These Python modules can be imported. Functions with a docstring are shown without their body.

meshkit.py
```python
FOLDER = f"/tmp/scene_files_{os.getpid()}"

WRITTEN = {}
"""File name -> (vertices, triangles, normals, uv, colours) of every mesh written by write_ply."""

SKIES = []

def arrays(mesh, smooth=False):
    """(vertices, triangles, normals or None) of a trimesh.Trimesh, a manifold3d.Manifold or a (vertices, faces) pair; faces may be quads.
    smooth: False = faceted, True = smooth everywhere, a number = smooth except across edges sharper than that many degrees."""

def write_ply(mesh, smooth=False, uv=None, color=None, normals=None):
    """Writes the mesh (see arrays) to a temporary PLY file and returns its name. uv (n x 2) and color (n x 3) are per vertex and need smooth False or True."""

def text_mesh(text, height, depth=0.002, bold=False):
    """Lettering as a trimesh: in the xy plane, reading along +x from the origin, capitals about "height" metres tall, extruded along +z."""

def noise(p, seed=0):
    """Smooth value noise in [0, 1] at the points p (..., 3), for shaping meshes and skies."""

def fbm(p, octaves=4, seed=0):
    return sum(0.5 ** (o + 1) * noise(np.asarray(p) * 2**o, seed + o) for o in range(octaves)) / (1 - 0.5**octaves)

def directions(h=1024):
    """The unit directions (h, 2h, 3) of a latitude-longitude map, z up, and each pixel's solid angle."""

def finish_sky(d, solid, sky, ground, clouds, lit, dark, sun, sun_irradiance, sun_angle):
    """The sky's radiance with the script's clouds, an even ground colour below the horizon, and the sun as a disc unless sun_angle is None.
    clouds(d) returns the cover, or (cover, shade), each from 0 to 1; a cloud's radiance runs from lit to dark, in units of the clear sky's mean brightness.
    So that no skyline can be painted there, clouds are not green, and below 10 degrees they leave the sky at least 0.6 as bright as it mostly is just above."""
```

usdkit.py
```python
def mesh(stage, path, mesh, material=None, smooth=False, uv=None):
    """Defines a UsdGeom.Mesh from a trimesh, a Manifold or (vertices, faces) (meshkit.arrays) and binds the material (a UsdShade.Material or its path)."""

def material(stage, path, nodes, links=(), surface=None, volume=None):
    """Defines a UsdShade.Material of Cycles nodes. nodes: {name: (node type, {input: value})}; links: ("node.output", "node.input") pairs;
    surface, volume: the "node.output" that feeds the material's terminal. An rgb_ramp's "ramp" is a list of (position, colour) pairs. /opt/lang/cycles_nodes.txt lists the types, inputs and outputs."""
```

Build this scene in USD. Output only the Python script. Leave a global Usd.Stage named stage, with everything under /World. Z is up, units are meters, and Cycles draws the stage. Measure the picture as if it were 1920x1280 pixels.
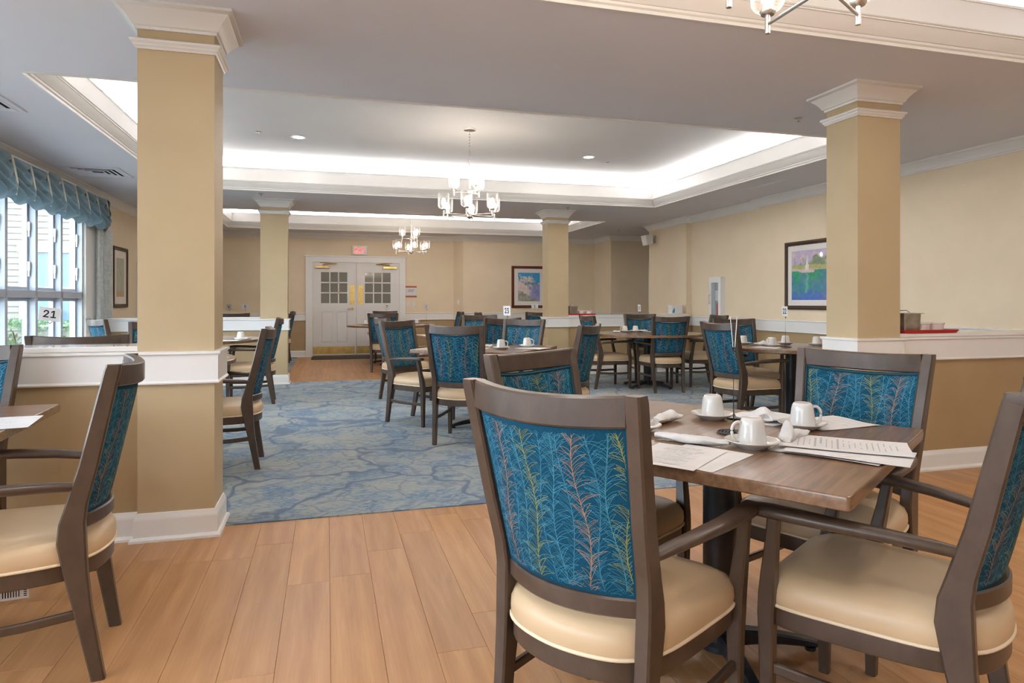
import math, random
import numpy as np, trimesh, usdkit, meshkit
from pxr import Usd, UsdGeom, UsdLux, UsdShade, Sdf, Gf, Vt
from shapely.geometry import Polygon, LineString, box as sbox
from scipy.interpolate import CubicSpline

stage = Usd.Stage.CreateInMemory()
UsdGeom.SetStageUpAxis(stage, 'Z'); UsdGeom.SetStageMetersPerUnit(stage, 1.0)
UsdGeom.Xform.Define(stage, '/World'); UsdGeom.Scope.Define(stage, '/World/Looks')
rng = random.Random(7)

# ------------------------------------------------------------------ camera, sky, lights, exposure
EXPOSURE = 1.20
cam = UsdGeom.Camera.Define(stage, '/World/camera')
cam.CreateHorizontalApertureAttr(36.0); cam.CreateVerticalApertureAttr(24.0)
cam.CreateFocalLengthAttr(1235 / 1920 * 36.0)
cam.CreateVerticalApertureOffsetAttr(-75 / 1920 * 36.0)
cam.CreateClippingRangeAttr((0.05, 200.0))
cam.CreateExposureAttr(EXPOSURE)
YAW = math.degrees(math.atan(347 / 1235))
cam.AddTranslateOp().Set((0, 0, 1.22)); cam.AddRotateXYZOp().Set((90, 0, -YAW))

dome = UsdLux.DomeLight.Define(stage, '/World/sky')
dome.CreateIntensityAttr(1.55); dome.CreateColorAttr((0.86, 0.96, 1.08))

H, HU = 2.72, 3.15                      # soffit height, raised tray ceiling height
TRAYS = [(-1.93, 5.02, -1.40, 3.11), (-1.93, 5.02, 4.98, 9.46), (-1.93, 5.02, 11.40, 14.28)]
COVE_W = (13.0, 28.0, 15.0)
CROWN_UP = 0.11                         # how far the fascia stands inside the tray opening


def cove_light(name, x, y, lx, ly, power):
    l = UsdLux.RectLight.Define(stage, '/World/' + name)
    l.CreateWidthAttr(lx); l.CreateHeightAttr(ly)
    l.CreateIntensityAttr(power); l.CreateColorAttr((1.0, 0.97, 0.945))
    l.AddTranslateOp().Set((x, y, 2.975)); l.AddRotateXOp().Set(180)


n_cove = 0
for (x0, x1, y0, y1), pw in zip(TRAYS, COVE_W):
    for x, y, lx, ly in (((x0 + x1) / 2, y0 - .08, x1 - x0, .06), ((x0 + x1) / 2, y1 + .08, x1 - x0, .06),
                         (x0 - .08, (y0 + y1) / 2, .06, y1 - y0), (x1 + .08, (y0 + y1) / 2, .06, y1 - y0)):
        cove_light('cove_light' + (f'_{n_cove:03d}' if n_cove else ''), x, y, lx, ly, pw); n_cove += 1
BULB = 36.0
DOWNLIGHT = 190.0

# ------------------------------------------------------------------ materials
def mat(name, nodes, links=(), surface='p.BSDF'):
    return usdkit.material(stage, '/World/Looks/' + name, nodes, links, surface=surface)


def plain(name, col, rough=.5, metal=0., spec=.5, **kw):
    return mat(name, {'p': ('principled_bsdf', dict(base_color=col, roughness=rough, metallic=metal, specular_ior_level=spec, **kw))})


def noisy(name, c1, c2, scale, rough=.6, bump=0., stretch=(1, 1, 1), detail=4, spec=.5, coord='geo', **kw):
    src = ('geometry', {}) if coord == 'geo' else ('texture_coordinate', {})
    nodes = {'g': src, 'm': ('mapping', {'scale': stretch}), 'n': ('noise_texture', {'scale': scale, 'detail': detail, 'roughness': .55}),
             'r': ('rgb_ramp', {'ramp': [(.32, c1), (.68, c2)]}), 'p': ('principled_bsdf', dict(roughness=rough, specular_ior_level=spec, **kw))}
    links = [('g.position' if coord == 'geo' else 'g.object', 'm.vector'), ('m.vector', 'n.vector'), ('n.fac', 'r.fac'), ('r.color', 'p.base_color')]
    if bump:
        nodes['b'] = ('bump', {'strength': bump, 'distance': .002}); links += [('n.fac', 'b.height'), ('b.normal', 'p.normal')]
    return mat(name, nodes, links)


M = {}
M['upper'] = noisy('upper_wall_paint', (.76, .625, .445), (.79, .655, .47), 3.0, .62)
M['dado'] = noisy('dado_paint', (.40, .28, .145), (.43, .305, .16), 3.0, .6)
M['column'] = noisy('column_paint', (.50, .385, .228), (.53, .41, .245), 3.0, .55)
M['trim'] = plain('white_trim_paint', (.80, .785, .76), .35)
M['ceil'] = noisy('ceiling_paint', (.76, .765, .83), (.78, .785, .85), 2.0, .8)
M['tray'] = noisy('tray_ceiling_paint', (.78, .775, .78), (.80, .795, .80), 2.0, .8)
M['door'] = plain('door_paint', (.74, .715, .69), .4)
M['brass'] = mat('brushed_brass', {'g': ('geometry', {}), 'n': ('noise_texture', {'scale': 9, 'detail': 3}), 'r': ('rgb_ramp', {'ramp': [(.3, (.60, .42, .13)), (.7, (.78, .60, .26))]}),
                                   'p': ('principled_bsdf', {'metallic': 1.0, 'roughness': .34})}, [('g.position', 'n.vector'), ('n.fac', 'r.fac'), ('r.color', 'p.base_color')])
M['nickel'] = plain('brushed_nickel', (.62, .58, .54), .32, 1.0)
M['black'] = noisy('black_metal', (.008, .010, .014), (.018, .02, .026), 40, .38)
M['dark'] = plain('dark_void', (.02, .02, .022), .8)
M['porcelain'] = plain('white_porcelain', (.68, .66, .63), .16, coat_weight=.4)
M['paper'] = noisy('white_paper', (.66, .65, .645), (.70, .69, .685), 20, .75)
M['ink'] = plain('grey_print', (.42, .42, .44), .8)
M['black_ink'] = plain('black_print', (.012, .012, .02), .7)
M['blue_ink'] = plain('blue_print', (.08, .10, .30), .7)
M['napkin'] = noisy('white_napkin_linen', (.66, .65, .645), (.70, .69, .685), 90, .85, .15)
M['steel'] = noisy('worn_steel', (.30, .27, .22), (.46, .43, .38), 14, .38, metallic=1.0)
M['fork'] = plain('polished_steel', (.6, .6, .6), .2, 1.0)
M['red'] = plain('red_plastic', (.50, .022, .018), .4)
M['ramekin'] = plain('off_white_ceramic', (.74, .66, .60), .3)
M['plastic'] = plain('white_plastic', (.76, .75, .73), .4)
M['cord'] = plain('frame_wood_dark', (.055, .028, .016), .35)
M['frame_red'] = plain('frame_wood_mahogany', (.13, .032, .016), .32)
M['mat_board'] = plain('picture_mat_board', (.76, .72, .68), .6, coat_weight=.6, coat_roughness=.03)
M['rubber'] = noisy('charcoal_door_mat', (.045, .04, .036), (.075, .066, .058), 60, .95)
M['stone'] = mat('polished_cream_stone', {'g': ('geometry', {}), 'v': ('voronoi_texture', {'scale': 3.2, 'randomness': 1.0}), 'r': ('rgb_ramp', {'interpolate': True, 'ramp': [(0, (.80, .76, .72)), (.78, (.78, .74, .69)), (.82, (.40, .36, .28)), (1, (.50, .45, .36))]}),
                                          'n': ('noise_texture', {'scale': 5.0, 'detail': 5, 'distortion': 1.2}), 'p': ('principled_bsdf', {'roughness': .12, 'coat_weight': .5})},
                 [('g.position', 'n.vector'), ('n.fac', 'r.fac'), ('r.color', 'p.base_color')])


def wood(name, dark, light, scale=18., rough=.36, axis=(1, 1, 12), coat=.15, coord='texture_coordinate', loc=(0, 0, 0)):
    return mat(name, {'g': (coord, {}), 'm': ('mapping', {'scale': axis, 'location': loc}), 'n': ('noise_texture', {'scale': scale, 'detail': 5, 'roughness': .6, 'distortion': .4}),
                      'r': ('rgb_ramp', {'ramp': [(.30, dark), (.70, light)]}), 'b': ('bump', {'strength': .12, 'distance': .001}),
                      'p': ('principled_bsdf', {'roughness': rough, 'coat_weight': coat, 'coat_roughness': .25})},
               [('g.object' if coord == 'texture_coordinate' else 'g.position', 'm.vector'), ('m.vector', 'n.vector'), ('n.fac', 'r.fac'), ('r.color', 'p.base_color'), ('n.fac', 'b.height'), ('b.normal', 'p.normal')])


M['chairwood'] = wood('chair_frame_wood', (.062, .040, .028), (.092, .060, .042), 8, .36, (2.2, 2.2, 1.4))
M['tablewood'] = wood('table_top_wood', (.155, .080, .040), (.275, .155, .083), 5, .23, (.7, 9, 9), .35)
M['tableedge'] = wood('table_edge_wood', (.10, .062, .042), (.17, .11, .075), 5, .34, (.7, 9, 9), .2)
M['vinyl'] = noisy('cream_vinyl', (.61, .44, .265), (.64, .47, .29), 6, .42, 0, coord='obj', coat_weight=.15, coat_roughness=.3)
M['piping'] = plain('cream_piping', (.80, .66, .47), .45)
M['fabric'] = mat('teal_woven_fabric', {'g': ('texture_coordinate', {}), 'n': ('noise_texture', {'scale': 420., 'detail': 1}), 'r': ('rgb_ramp', {'ramp': [(.35, (.002, .050, .098)), (.65, (.005, .078, .140))]}), 'b': ('bump', {'strength': .3, 'distance': .0006}),
                                        'p': ('principled_bsdf', {'roughness': .8, 'specular_ior_level': .2})},
                  [('g.object', 'n.vector'), ('n.fac', 'r.fac'), ('r.color', 'p.base_color'), ('n.fac', 'b.height'), ('b.normal', 'p.normal')])
M['fabric_pipe'] = plain('dark_teal_piping', (.012, .05, .06), .7)
for key, rough, coat in (('tint', .7, 0.), ('print_glass', .55, .8)):
    M[key] = mat('tinted_' + key, {'a': ('attribute', {'attribute': 'tint'}), 'p': ('principled_bsdf', {'roughness': rough, 'coat_weight': coat, 'coat_roughness': .02})}, [('a.color', 'p.base_color')])
PLANKS = []
for i in range(7):
    k = [1.0, .95, 1.05, .98, 1.02, .92, 1.0][i]; w = [0, .02, -.02, .02, 0, .0, .01][i]
    d, l = np.array((.40, .188, .070)) * k, np.array((.58, .315, .138 + w * .5)) * k
    PLANKS.append(mat(f'plank_oak_{i}', {
        'g': ('geometry', {}), 'm': ('mapping', {'scale': (9, .75, 1), 'location': (i * 3.1, i * 5.7, 0)}), 'n': ('noise_texture', {'scale': 1.5, 'detail': 4, 'roughness': .55, 'distortion': 1.6}),
        'm2': ('mapping', {'scale': (120, 3, 1), 'location': (i * 1.3, i, 0)}), 'n2': ('noise_texture', {'scale': 1.2, 'detail': 3}),
        'mx': ('mix_float', {'fac': .35}), 'm3': ('mapping', {'scale': (5.5, .55, 1), 'location': (i * 2.7, i * 1.9, 0)}), 'wv': ('wave_texture', {'scale': .55, 'distortion': 16.0, 'detail': 2, 'detail_scale': .45}), 'mw': ('mix_float', {'fac': .13}), 'r': ('rgb_ramp', {'ramp': [(.26, tuple(d)), (.50, tuple((d + l) / 2)), (.72, tuple(l))]}),
        'p': ('principled_bsdf', {'roughness': .40, 'specular_ior_level': .45})},
        [('g.position', 'm.vector'), ('m.vector', 'n.vector'), ('g.position', 'm2.vector'), ('m2.vector', 'n2.vector'), ('n.fac', 'mx.a'), ('n2.fac', 'mx.b'), ('g.position', 'm3.vector'), ('m3.vector', 'wv.vector'), ('mx.result', 'mw.a'), ('wv.fac', 'mw.b'), ('mw.result', 'r.fac'), ('r.color', 'p.base_color')]))
M['carpet'] = mat('blue_branch_carpet', {
    'g': ('geometry', {}),
    'm1': ('mapping', {'scale': (1.0, 1.0, 1)}), 'n1': ('noise_texture', {'scale': 2.6, 'detail': 4, 'roughness': .6}),
    'm2': ('mapping', {'scale': (12, 30, 1)}), 'n2': ('noise_texture', {'scale': 1.6, 'detail': 5, 'roughness': .72, 'distortion': .6}),
    'mf': ('math', {'math_type': 'multiply_add', 'value2': .42}), 'ms': ('math', {'math_type': 'multiply', 'value2': .62}),
    'r': ('rgb_ramp', {'ramp': [(.41, (.095, .19, .325)), (.475, (.15, .245, .355)), (.505, (.28, .325, .335)), (.66, (.40, .40, .335))]}),
    'nd': ('noise_texture', {'scale': 3.0, 'detail': 2}), 'vm': ('vector_math', {'math_type': 'multiply_add', 'vector2': (.55, .55, 0)}),
    'v': ('voronoi_texture', {'feature': 'distance_to_edge', 'scale': 1.15}), 'lr': ('map_range', {'range_type': 'smoothstep', 'from_min': .010, 'from_max': .038, 'to_min': .9, 'to_max': 0., 'clamp': True}),
    'v2': ('voronoi_texture', {'feature': 'distance_to_edge', 'scale': 3.4}), 'lr2': ('map_range', {'range_type': 'smoothstep', 'from_min': .01, 'from_max': .05, 'to_min': .45, 'to_max': 0., 'clamp': True}),
    'mxl': ('math', {'math_type': 'maximum'}), 'mx': ('mix', {'color2': (.095, .15, .235)}),
    'nf': ('noise_texture', {'scale': 700, 'detail': 1}), 'b': ('bump', {'strength': .5, 'distance': .003}),
    'p': ('principled_bsdf', {'roughness': .95, 'specular_ior_level': .1, 'sheen_weight': .2})},
    [('g.position', 'm1.vector'), ('m1.vector', 'n1.vector'), ('g.position', 'm2.vector'), ('m2.vector', 'n2.vector'), ('n2.fac', 'ms.value1'), ('n1.fac', 'mf.value1'), ('ms.value', 'mf.value3'),
     ('mf.value', 'r.fac'), ('g.position', 'nd.vector'), ('nd.color', 'vm.vector1'), ('g.position', 'vm.vector3'), ('vm.vector', 'v.vector'), ('vm.vector', 'v2.vector'), ('v.distance', 'lr.value'), ('v2.distance', 'lr2.value'),
     ('lr.result', 'mxl.value1'), ('lr2.result', 'mxl.value2'), ('mxl.value', 'mx.fac'), ('r.color', 'mx.color1'), ('mx.color', 'p.base_color'), ('g.position', 'nf.vector'), ('nf.fac', 'b.height'), ('b.normal', 'p.normal')])
M['glass'] = mat('clear_pane', {'f': ('fresnel', {'IOR': 1.45}), 'ge': ('geometry', {}), 'iv': ('math', {'math_type': 'subtract', 'value1': 1.0}), 'mu': ('math', {'math_type': 'multiply'}), 't': ('transparent_bsdf', {'color': (.93, .96, .97)}), 'gl': ('glossy_bsdf', {'roughness': 0.0, 'color': (.9, .9, .9)}), 'mx': ('mix_closure', {})},
                 [('ge.backfacing', 'iv.value2'), ('f.fac', 'mu.value1'), ('iv.value', 'mu.value2'), ('mu.value', 'mx.fac'), ('t.BSDF', 'mx.closure1'), ('gl.BSDF', 'mx.closure2')], 'mx.closure')
M['shade'] = mat('seeded_glass', {'g': ('texture_coordinate', {}), 'n': ('noise_texture', {'scale': 60, 'detail': 2}), 'r': ('map_range', {'from_min': .45, 'from_max': .75, 'to_min': .02, 'to_max': .16, 'clamp': True}), 'lw': ('layer_weight', {'blend': .22}), 'ad': ('math', {'math_type': 'maximum'}), 'sc': ('math', {'math_type': 'multiply', 'value2': .55}),
                                  't': ('transparent_bsdf', {'color': (.95, .94, .94)}), 'tr': ('translucent_bsdf', {'color': (.9, .88, .88)}), 'gl': ('glossy_bsdf', {'roughness': .15, 'color': (.95, .93, .93)}), 'm2': ('mix_closure', {'fac': .65}), 'mx': ('mix_closure', {})},
                 [('g.object', 'n.vector'), ('n.fac', 'r.value'), ('r.result', 'ad.value1'), ('lw.facing', 'ad.value2'), ('ad.value', 'sc.value1'), ('sc.value', 'mx.fac'), ('tr.BSDF', 'm2.closure1'), ('gl.BSDF', 'm2.closure2'), ('t.BSDF', 'mx.closure1'), ('m2.closure', 'mx.closure2')], 'mx.closure')
M['doorglass'] = plain('dim_door_glass', (.21, .205, .17), .10, coat_weight=.3)
M['bulb'] = mat('glowing_bulb', {'e': ('emission', {'color': (1.0, .87, .72), 'strength': BULB})}, surface='e.emission')
M['downlight'] = mat('downlight_lens', {'e': ('emission', {'color': (1.0, .93, .86), 'strength': DOWNLIGHT})}, surface='e.emission')
M['exit_red'] = mat('exit_letter_glow', {'e': ('emission', {'color': (1.0, .10, .10), 'strength': 1.1})}, surface='e.emission')
M['exit_face'] = plain('exit_face', (.80, .76, .73), .4)
M['sign_red'] = plain('sign_rust_red', (.42, .11, .06), .5)
M['valance'] = mat('blue_satin', {'g': ('geometry', {}), 'n': ('noise_texture', {'scale': 7, 'detail': 3}), 'r': ('rgb_ramp', {'ramp': [(.3, (.15, .245, .285)), (.7, (.205, .31, .355))]}), 't': ('translucent_bsdf', {'color': (.16, .36, .50)}), 'mx': ('mix_closure', {'fac': .14}),
                                  'p': ('principled_bsdf', {'roughness': .42, 'sheen_weight': .3})}, [('g.position', 'n.vector'), ('n.fac', 'r.fac'), ('r.color', 'p.base_color'), ('p.BSDF', 'mx.closure1'), ('t.BSDF', 'mx.closure2')], 'mx.closure')
M['tape'] = plain('cream_trim_tape', (.66, .62, .50), .7)
M['curtain'] = mat('pale_damask', {'g': ('geometry', {}), 'n': ('noise_texture', {'scale': 16, 'detail': 4, 'distortion': 1.0}), 'r': ('rgb_ramp', {'ramp': [(.40, (.60, .67, .69)), (.60, (.84, .86, .85))]}), 't': ('translucent_bsdf', {'color': (.75, .82, .84)}), 'mx': ('mix_closure', {'fac': .4}),
                                   'p': ('principled_bsdf', {'roughness': .6})}, [('g.position', 'n.vector'), ('n.fac', 'r.fac'), ('r.color', 'p.base_color'), ('p.BSDF', 'mx.closure1'), ('t.BSDF', 'mx.closure2')], 'mx.closure')
M['siding'] = plain('shaded_cream_siding', (.21, .20, .17), .7)  # cream darkened in the base colour so the wing reads as shaded
M['outtrim'] = plain('shaded_exterior_trim', (.30, .30, .30), .6)  # white trim with the same shade put into its colour
M['outwin'] = plain('blue_reflecting_glass', (.10, .17, .24), .12)
M['alu'] = plain('window_frame_white', (.44, .48, .55), .35)
M['leafg'] = mat('hedge_leaf', {'o': ('geometry', {}), 'n': ('noise_texture', {'scale': 6}), 'r': ('rgb_ramp', {'ramp': [(.3, (.06, .14, .06)), (.7, (.17, .30, .15))]}), 't': ('translucent_bsdf', {'color': (.2, .36, .14)}), 'mx': ('mix_closure', {'fac': .3}), 'p': ('principled_bsdf', {'roughness': .5})},
                 [('o.position', 'n.vector'), ('n.fac', 'r.fac'), ('r.color', 'p.base_color'), ('p.BSDF', 'mx.closure1'), ('t.BSDF', 'mx.closure2')], 'mx.closure')
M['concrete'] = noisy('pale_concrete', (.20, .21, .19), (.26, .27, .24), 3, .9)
M['greystone'] = noisy('grey_stone', (.30, .33, .36), (.42, .45, .48), 8, .8)
M['tissue_blue'] = plain('blue_print_patch', (.04, .30, .52), .5)

# ------------------------------------------------------------------ mesh helpers
def cat(*ms):
    ms = [m for m in ms if m is not None]
    return trimesh.util.concatenate(ms)


def box(x0, x1, y0, y1, z0, z1):
    m = trimesh.creation.box((abs(x1 - x0), abs(y1 - y0), abs(z1 - z0))); m.apply_translation(((x0 + x1) / 2, (y0 + y1) / 2, (z0 + z1) / 2)); return m


def cbox(x0, x1, y0, y1, z0, z1, c=.003):
    p = []
    for ex, ey, ez in ((c, c, 0), (c, 0, c), (0, c, c)):
        for x in (x0 + ex, x1 - ex):
            for y in (y0 + ey, y1 - ey):
                for z in (z0 + ez, z1 - ez): p.append((x, y, z))
    return trimesh.convex.convex_hull(np.array(p))


def loft(rings, cap=True, closed=False):
    R = np.array([np.asarray(r, float) for r in rings]); k, n = R.shape[:2]
    v = R.reshape(-1, 3); f = []
    for i in range(k if closed else k - 1):
        a, b = i * n, ((i + 1) % k) * n
        for j in range(n):
            q = (j + 1) % n
            f += [(a + j, a + q, b + q), (a + j, b + q, b + j)]
    v = list(map(tuple, v))
    if cap and not closed:
        for base, rev in ((0, True), ((k - 1) * n, False)):
            c = len(v); v.append(tuple(R.reshape(-1, 3)[base:base + n].mean(0)))
            for j in range(n):
                q = (j + 1) % n
                f.append((c, base + q, base + j) if rev else (c, base + j, base + q))
    m = trimesh.Trimesh(np.array(v), np.array(f), process=False)
    if m.volume < 0: m.invert()
    return m


def rect_ring(c, ax, ay, hw, hd, ch=.004):
    c, ax, ay = np.asarray(c, float), np.asarray(ax, float), np.asarray(ay, float)
    pts = [(-hw + ch, -hd), (hw - ch, -hd), (hw, -hd + ch), (hw, hd - ch), (hw - ch, hd), (-hw + ch, hd), (-hw, hd - ch), (-hw, -hd + ch)]
    return [c + ax * a + ay * b for a, b in pts]


def tube(points, r, n=8, closed=False):
    p = np.asarray(points, float); k = len(p)
    t = np.gradient(p, axis=0) if not closed else np.roll(p, -1, 0) - np.roll(p, 1, 0)
    t /= np.linalg.norm(t, axis=1, keepdims=True) + 1e-12
    ref = np.array([0, 0, 1.]) if np.abs(t[:, 2]).mean() < .8 else np.array([1., 0, 0])
    rr = np.broadcast_to(r, (k,)); rings = []
    for i in range(k):
        a = np.cross(t[i], ref); a /= np.linalg.norm(a) + 1e-12; b = np.cross(t[i], a)
        an = np.arange(n) * 2 * np.pi / n
        rings.append(p[i] + rr[i] * (np.cos(an)[:, None] * a + np.sin(an)[:, None] * b))
    return loft(rings, closed=closed)


def lathe(profile, n=32, at=(0, 0, 0), cap=True):
    an = np.arange(n) * 2 * np.pi / n
    rings = [np.stack([max(r, 1e-5) * np.cos(an), max(r, 1e-5) * np.sin(an), np.full(n, z)], 1) + np.asarray(at, float) for r, z in profile]
    return loft(rings, cap=cap)


def ext(poly, z0, z1):
    m = trimesh.creation.extrude_polygon(poly, z1 - z0, engine='earcut'); m.apply_translation((0, 0, z0)); return m


def offset_path(pts, o, closed):
    """points of a plan polyline moved by o to its right-hand side, mitred."""
    p = np.asarray(pts, float); n = len(p); out = []
    for i in range(n):
        d1 = p[i] - p[i - 1] if (closed or i > 0) else p[1] - p[0]
        d2 = p[(i + 1) % n] - p[i] if (closed or i < n - 1) else p[-1] - p[-2]
        d1, d2 = d1 / np.linalg.norm(d1), d2 / np.linalg.norm(d2)
        n1, n2 = np.array((d1[1], -d1[0])), np.array((d2[1], -d2[0]))
        m = n1 + n2; m /= max(m @ n1, 1e-6)
        out.append(p[i] + o * m)
    return np.array(out)


def sweep(pts, prof, closed=False):
    """sweeps a closed profile of (offset to the right of the path, z) along a plan polyline."""
    cols = [np.column_stack([offset_path(pts, o, closed), np.full(len(pts), z)]) for o, z in prof]
    rings = np.array(cols).transpose(1, 0, 2)
    return loft(list(rings), closed=closed)


def rect_path(x0, x1, y0, y1):           # counter-clockwise: the right-hand side is outside
    return [(x0, y0), (x1, y0), (x1, y1), (x0, y1)]


def xf(m, loc=(0, 0, 0), rz=0.):
    m = m.copy(); m.apply_transform(trimesh.transformations.rotation_matrix(math.radians(rz), (0, 0, 1))); m.apply_translation(loc); return m


def text(s, h, loc, ex, ey, depth=.002, bold=True, center=True):
    m = meshkit.text_mesh(s, h, depth, bold)
    if center: m.apply_translation((-m.bounds[:, 0].mean(), -h / 2, 0))
    ex, ey = np.asarray(ex, float), np.asarray(ey, float); T = np.eye(4); T[:3, 0], T[:3, 1], T[:3, 2], T[:3, 3] = ex, ey, np.cross(ex, ey), loc
    m.apply_transform(T); return m


# ------------------------------------------------------------------ stage helpers
USED = {}
def numbered(parent, name):
    k = (parent, name); c = USED.get(k, 0); USED[k] = c + 1
    return f'{parent}/{name}' + (f'_{c:03d}' if c else '')


def obj(name, mesh, m, parent=None, smooth=False, label=None, tint=None, kind=None):
    path = numbered(str(parent.GetPath()) if parent else '/World', name)
    if tint is not None:
        g = usdkit.mesh(stage, path, mesh, M[m] if isinstance(m, str) else m, smooth=smooth)
        UsdGeom.PrimvarsAPI(g).CreatePrimvar('tint', Sdf.ValueTypeNames.Color3fArray, 'vertex').Set(Vt.Vec3fArray.FromNumpy(np.asarray(tint, np.float32)))
    else:
        g = usdkit.mesh(stage, path, mesh, M[m] if isinstance(m, str) else m, smooth=smooth)
    p = g.GetPrim()
    if label: p.SetCustomDataByKey('label', label)
    if kind: p.SetCustomDataByKey('kind', kind)
    return p


def place(x, loc, rz=0., tilt=None):
    x.AddTranslateOp().Set(Gf.Vec3d(*map(float, loc)))
    if rz: x.AddRotateZOp().Set(float(rz))


def tag(p, label, cat_, group=None, kind=None):
    if label: p.SetCustomDataByKey('label', label)
    if cat_: p.SetCustomDataByKey('category', cat_)
    if group: p.SetCustomDataByKey('group', group)
    if kind: p.SetCustomDataByKey('kind', kind)
    return p


def thing(name, label, cat_, loc=(0, 0, 0), rz=0., group=None, kind=None):
    x = UsdGeom.Xform.Define(stage, numbered('/World', name)); place(x, loc, rz)
    return tag(x.GetPrim(), label, cat_, group, kind)


def struct(name, loc=(0, 0, 0), label=None):
    x = UsdGeom.Xform.Define(stage, numbered('/World', name)); place(x, loc)
    return tag(x.GetPrim(), label, None, None, 'structure')


def dup(root, name, label, cat_, loc, rz=0., group=None, kind=None):
    r = thing(name, label, cat_, loc, rz, group, kind)
    r.GetReferences().AddInternalReference(root.GetPath()); r.SetInstanceable(True)
    return r


PROTO = {}
def put(kind, build, name, label, cat_, loc, rz=0., group=None, skind=None):
    """the first of a kind is built in place, the others are references of it."""
    if kind not in PROTO:
        t = thing(name, label, cat_, loc, rz, group, skind); build(t); PROTO[kind] = t; return t
    return dup(PROTO[kind], name, label, cat_, loc, rz, group, skind)


# ------------------------------------------------------------------ floor
XL, XR, YB = -3.04, 6.14, -4.5
CARP0, CARP1 = 3.87, 10.43
floor = struct('floor', label='oak plank floor with a blue carpet across its middle')
obj('subfloor', box(XL - .15, 8.3, YB, 15.4, -.08, -.004), PLANKS[0], floor)
PW, PL = .178, 1.22


def plank(x0, x1, y0, y1):
    g, c = .0003, .0010
    v = []
    for z, i in ((-.004, 0), (-.0012, 0), (0, c)):
        v += [(x0 + g + i, y0 + g + i, z), (x1 - g - i, y0 + g + i, z), (x1 - g - i, y1 - g - i, z), (x0 + g + i, y1 - g - i, z)]
    f = []
    for a in (0, 4):
        for j in range(4):
            q = (j + 1) % 4; f += [(a + j, a + q, a + 4 + q), (a + j, a + 4 + q, a + 4 + j)]
    f += [(8, 9, 10), (8, 10, 11)]
    return trimesh.Trimesh(np.array(v), np.array(f), process=False)


for (fx0, fx1, fy0, fy1) in ((-2.48, XR, 1.15, CARP0), (-.62, 3.6, CARP1, 15.1)):
    x = fx0; row = 0
    while x < fx1 - .02:
        x1 = min(x + PW, fx1); y = fy0 - rng.uniform(0, PL); last = -1
        while y < fy1:
            a, b = max(y, fy0), min(y + PL, fy1); y += PL
            k = rng.choice([i for i in range(7) if i != last]); last = k
            if b - a > .03: obj('plank', plank(x, x1, a, b), PLANKS[k], floor)
        x = x1; row += 1
obj('carpet', box(XL, XR + .3, CARP0, CARP1, -.003, .006), 'carpet', floor, label='blue and beige branch-patterned carpet')
obj('carpet', box(XL, -.62, CARP1, 15.15, -.003, .006), 'carpet', floor)
obj('carpet', box(3.6, 6.25, CARP1, 14.85, -.003, .006), 'carpet', floor)

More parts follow.
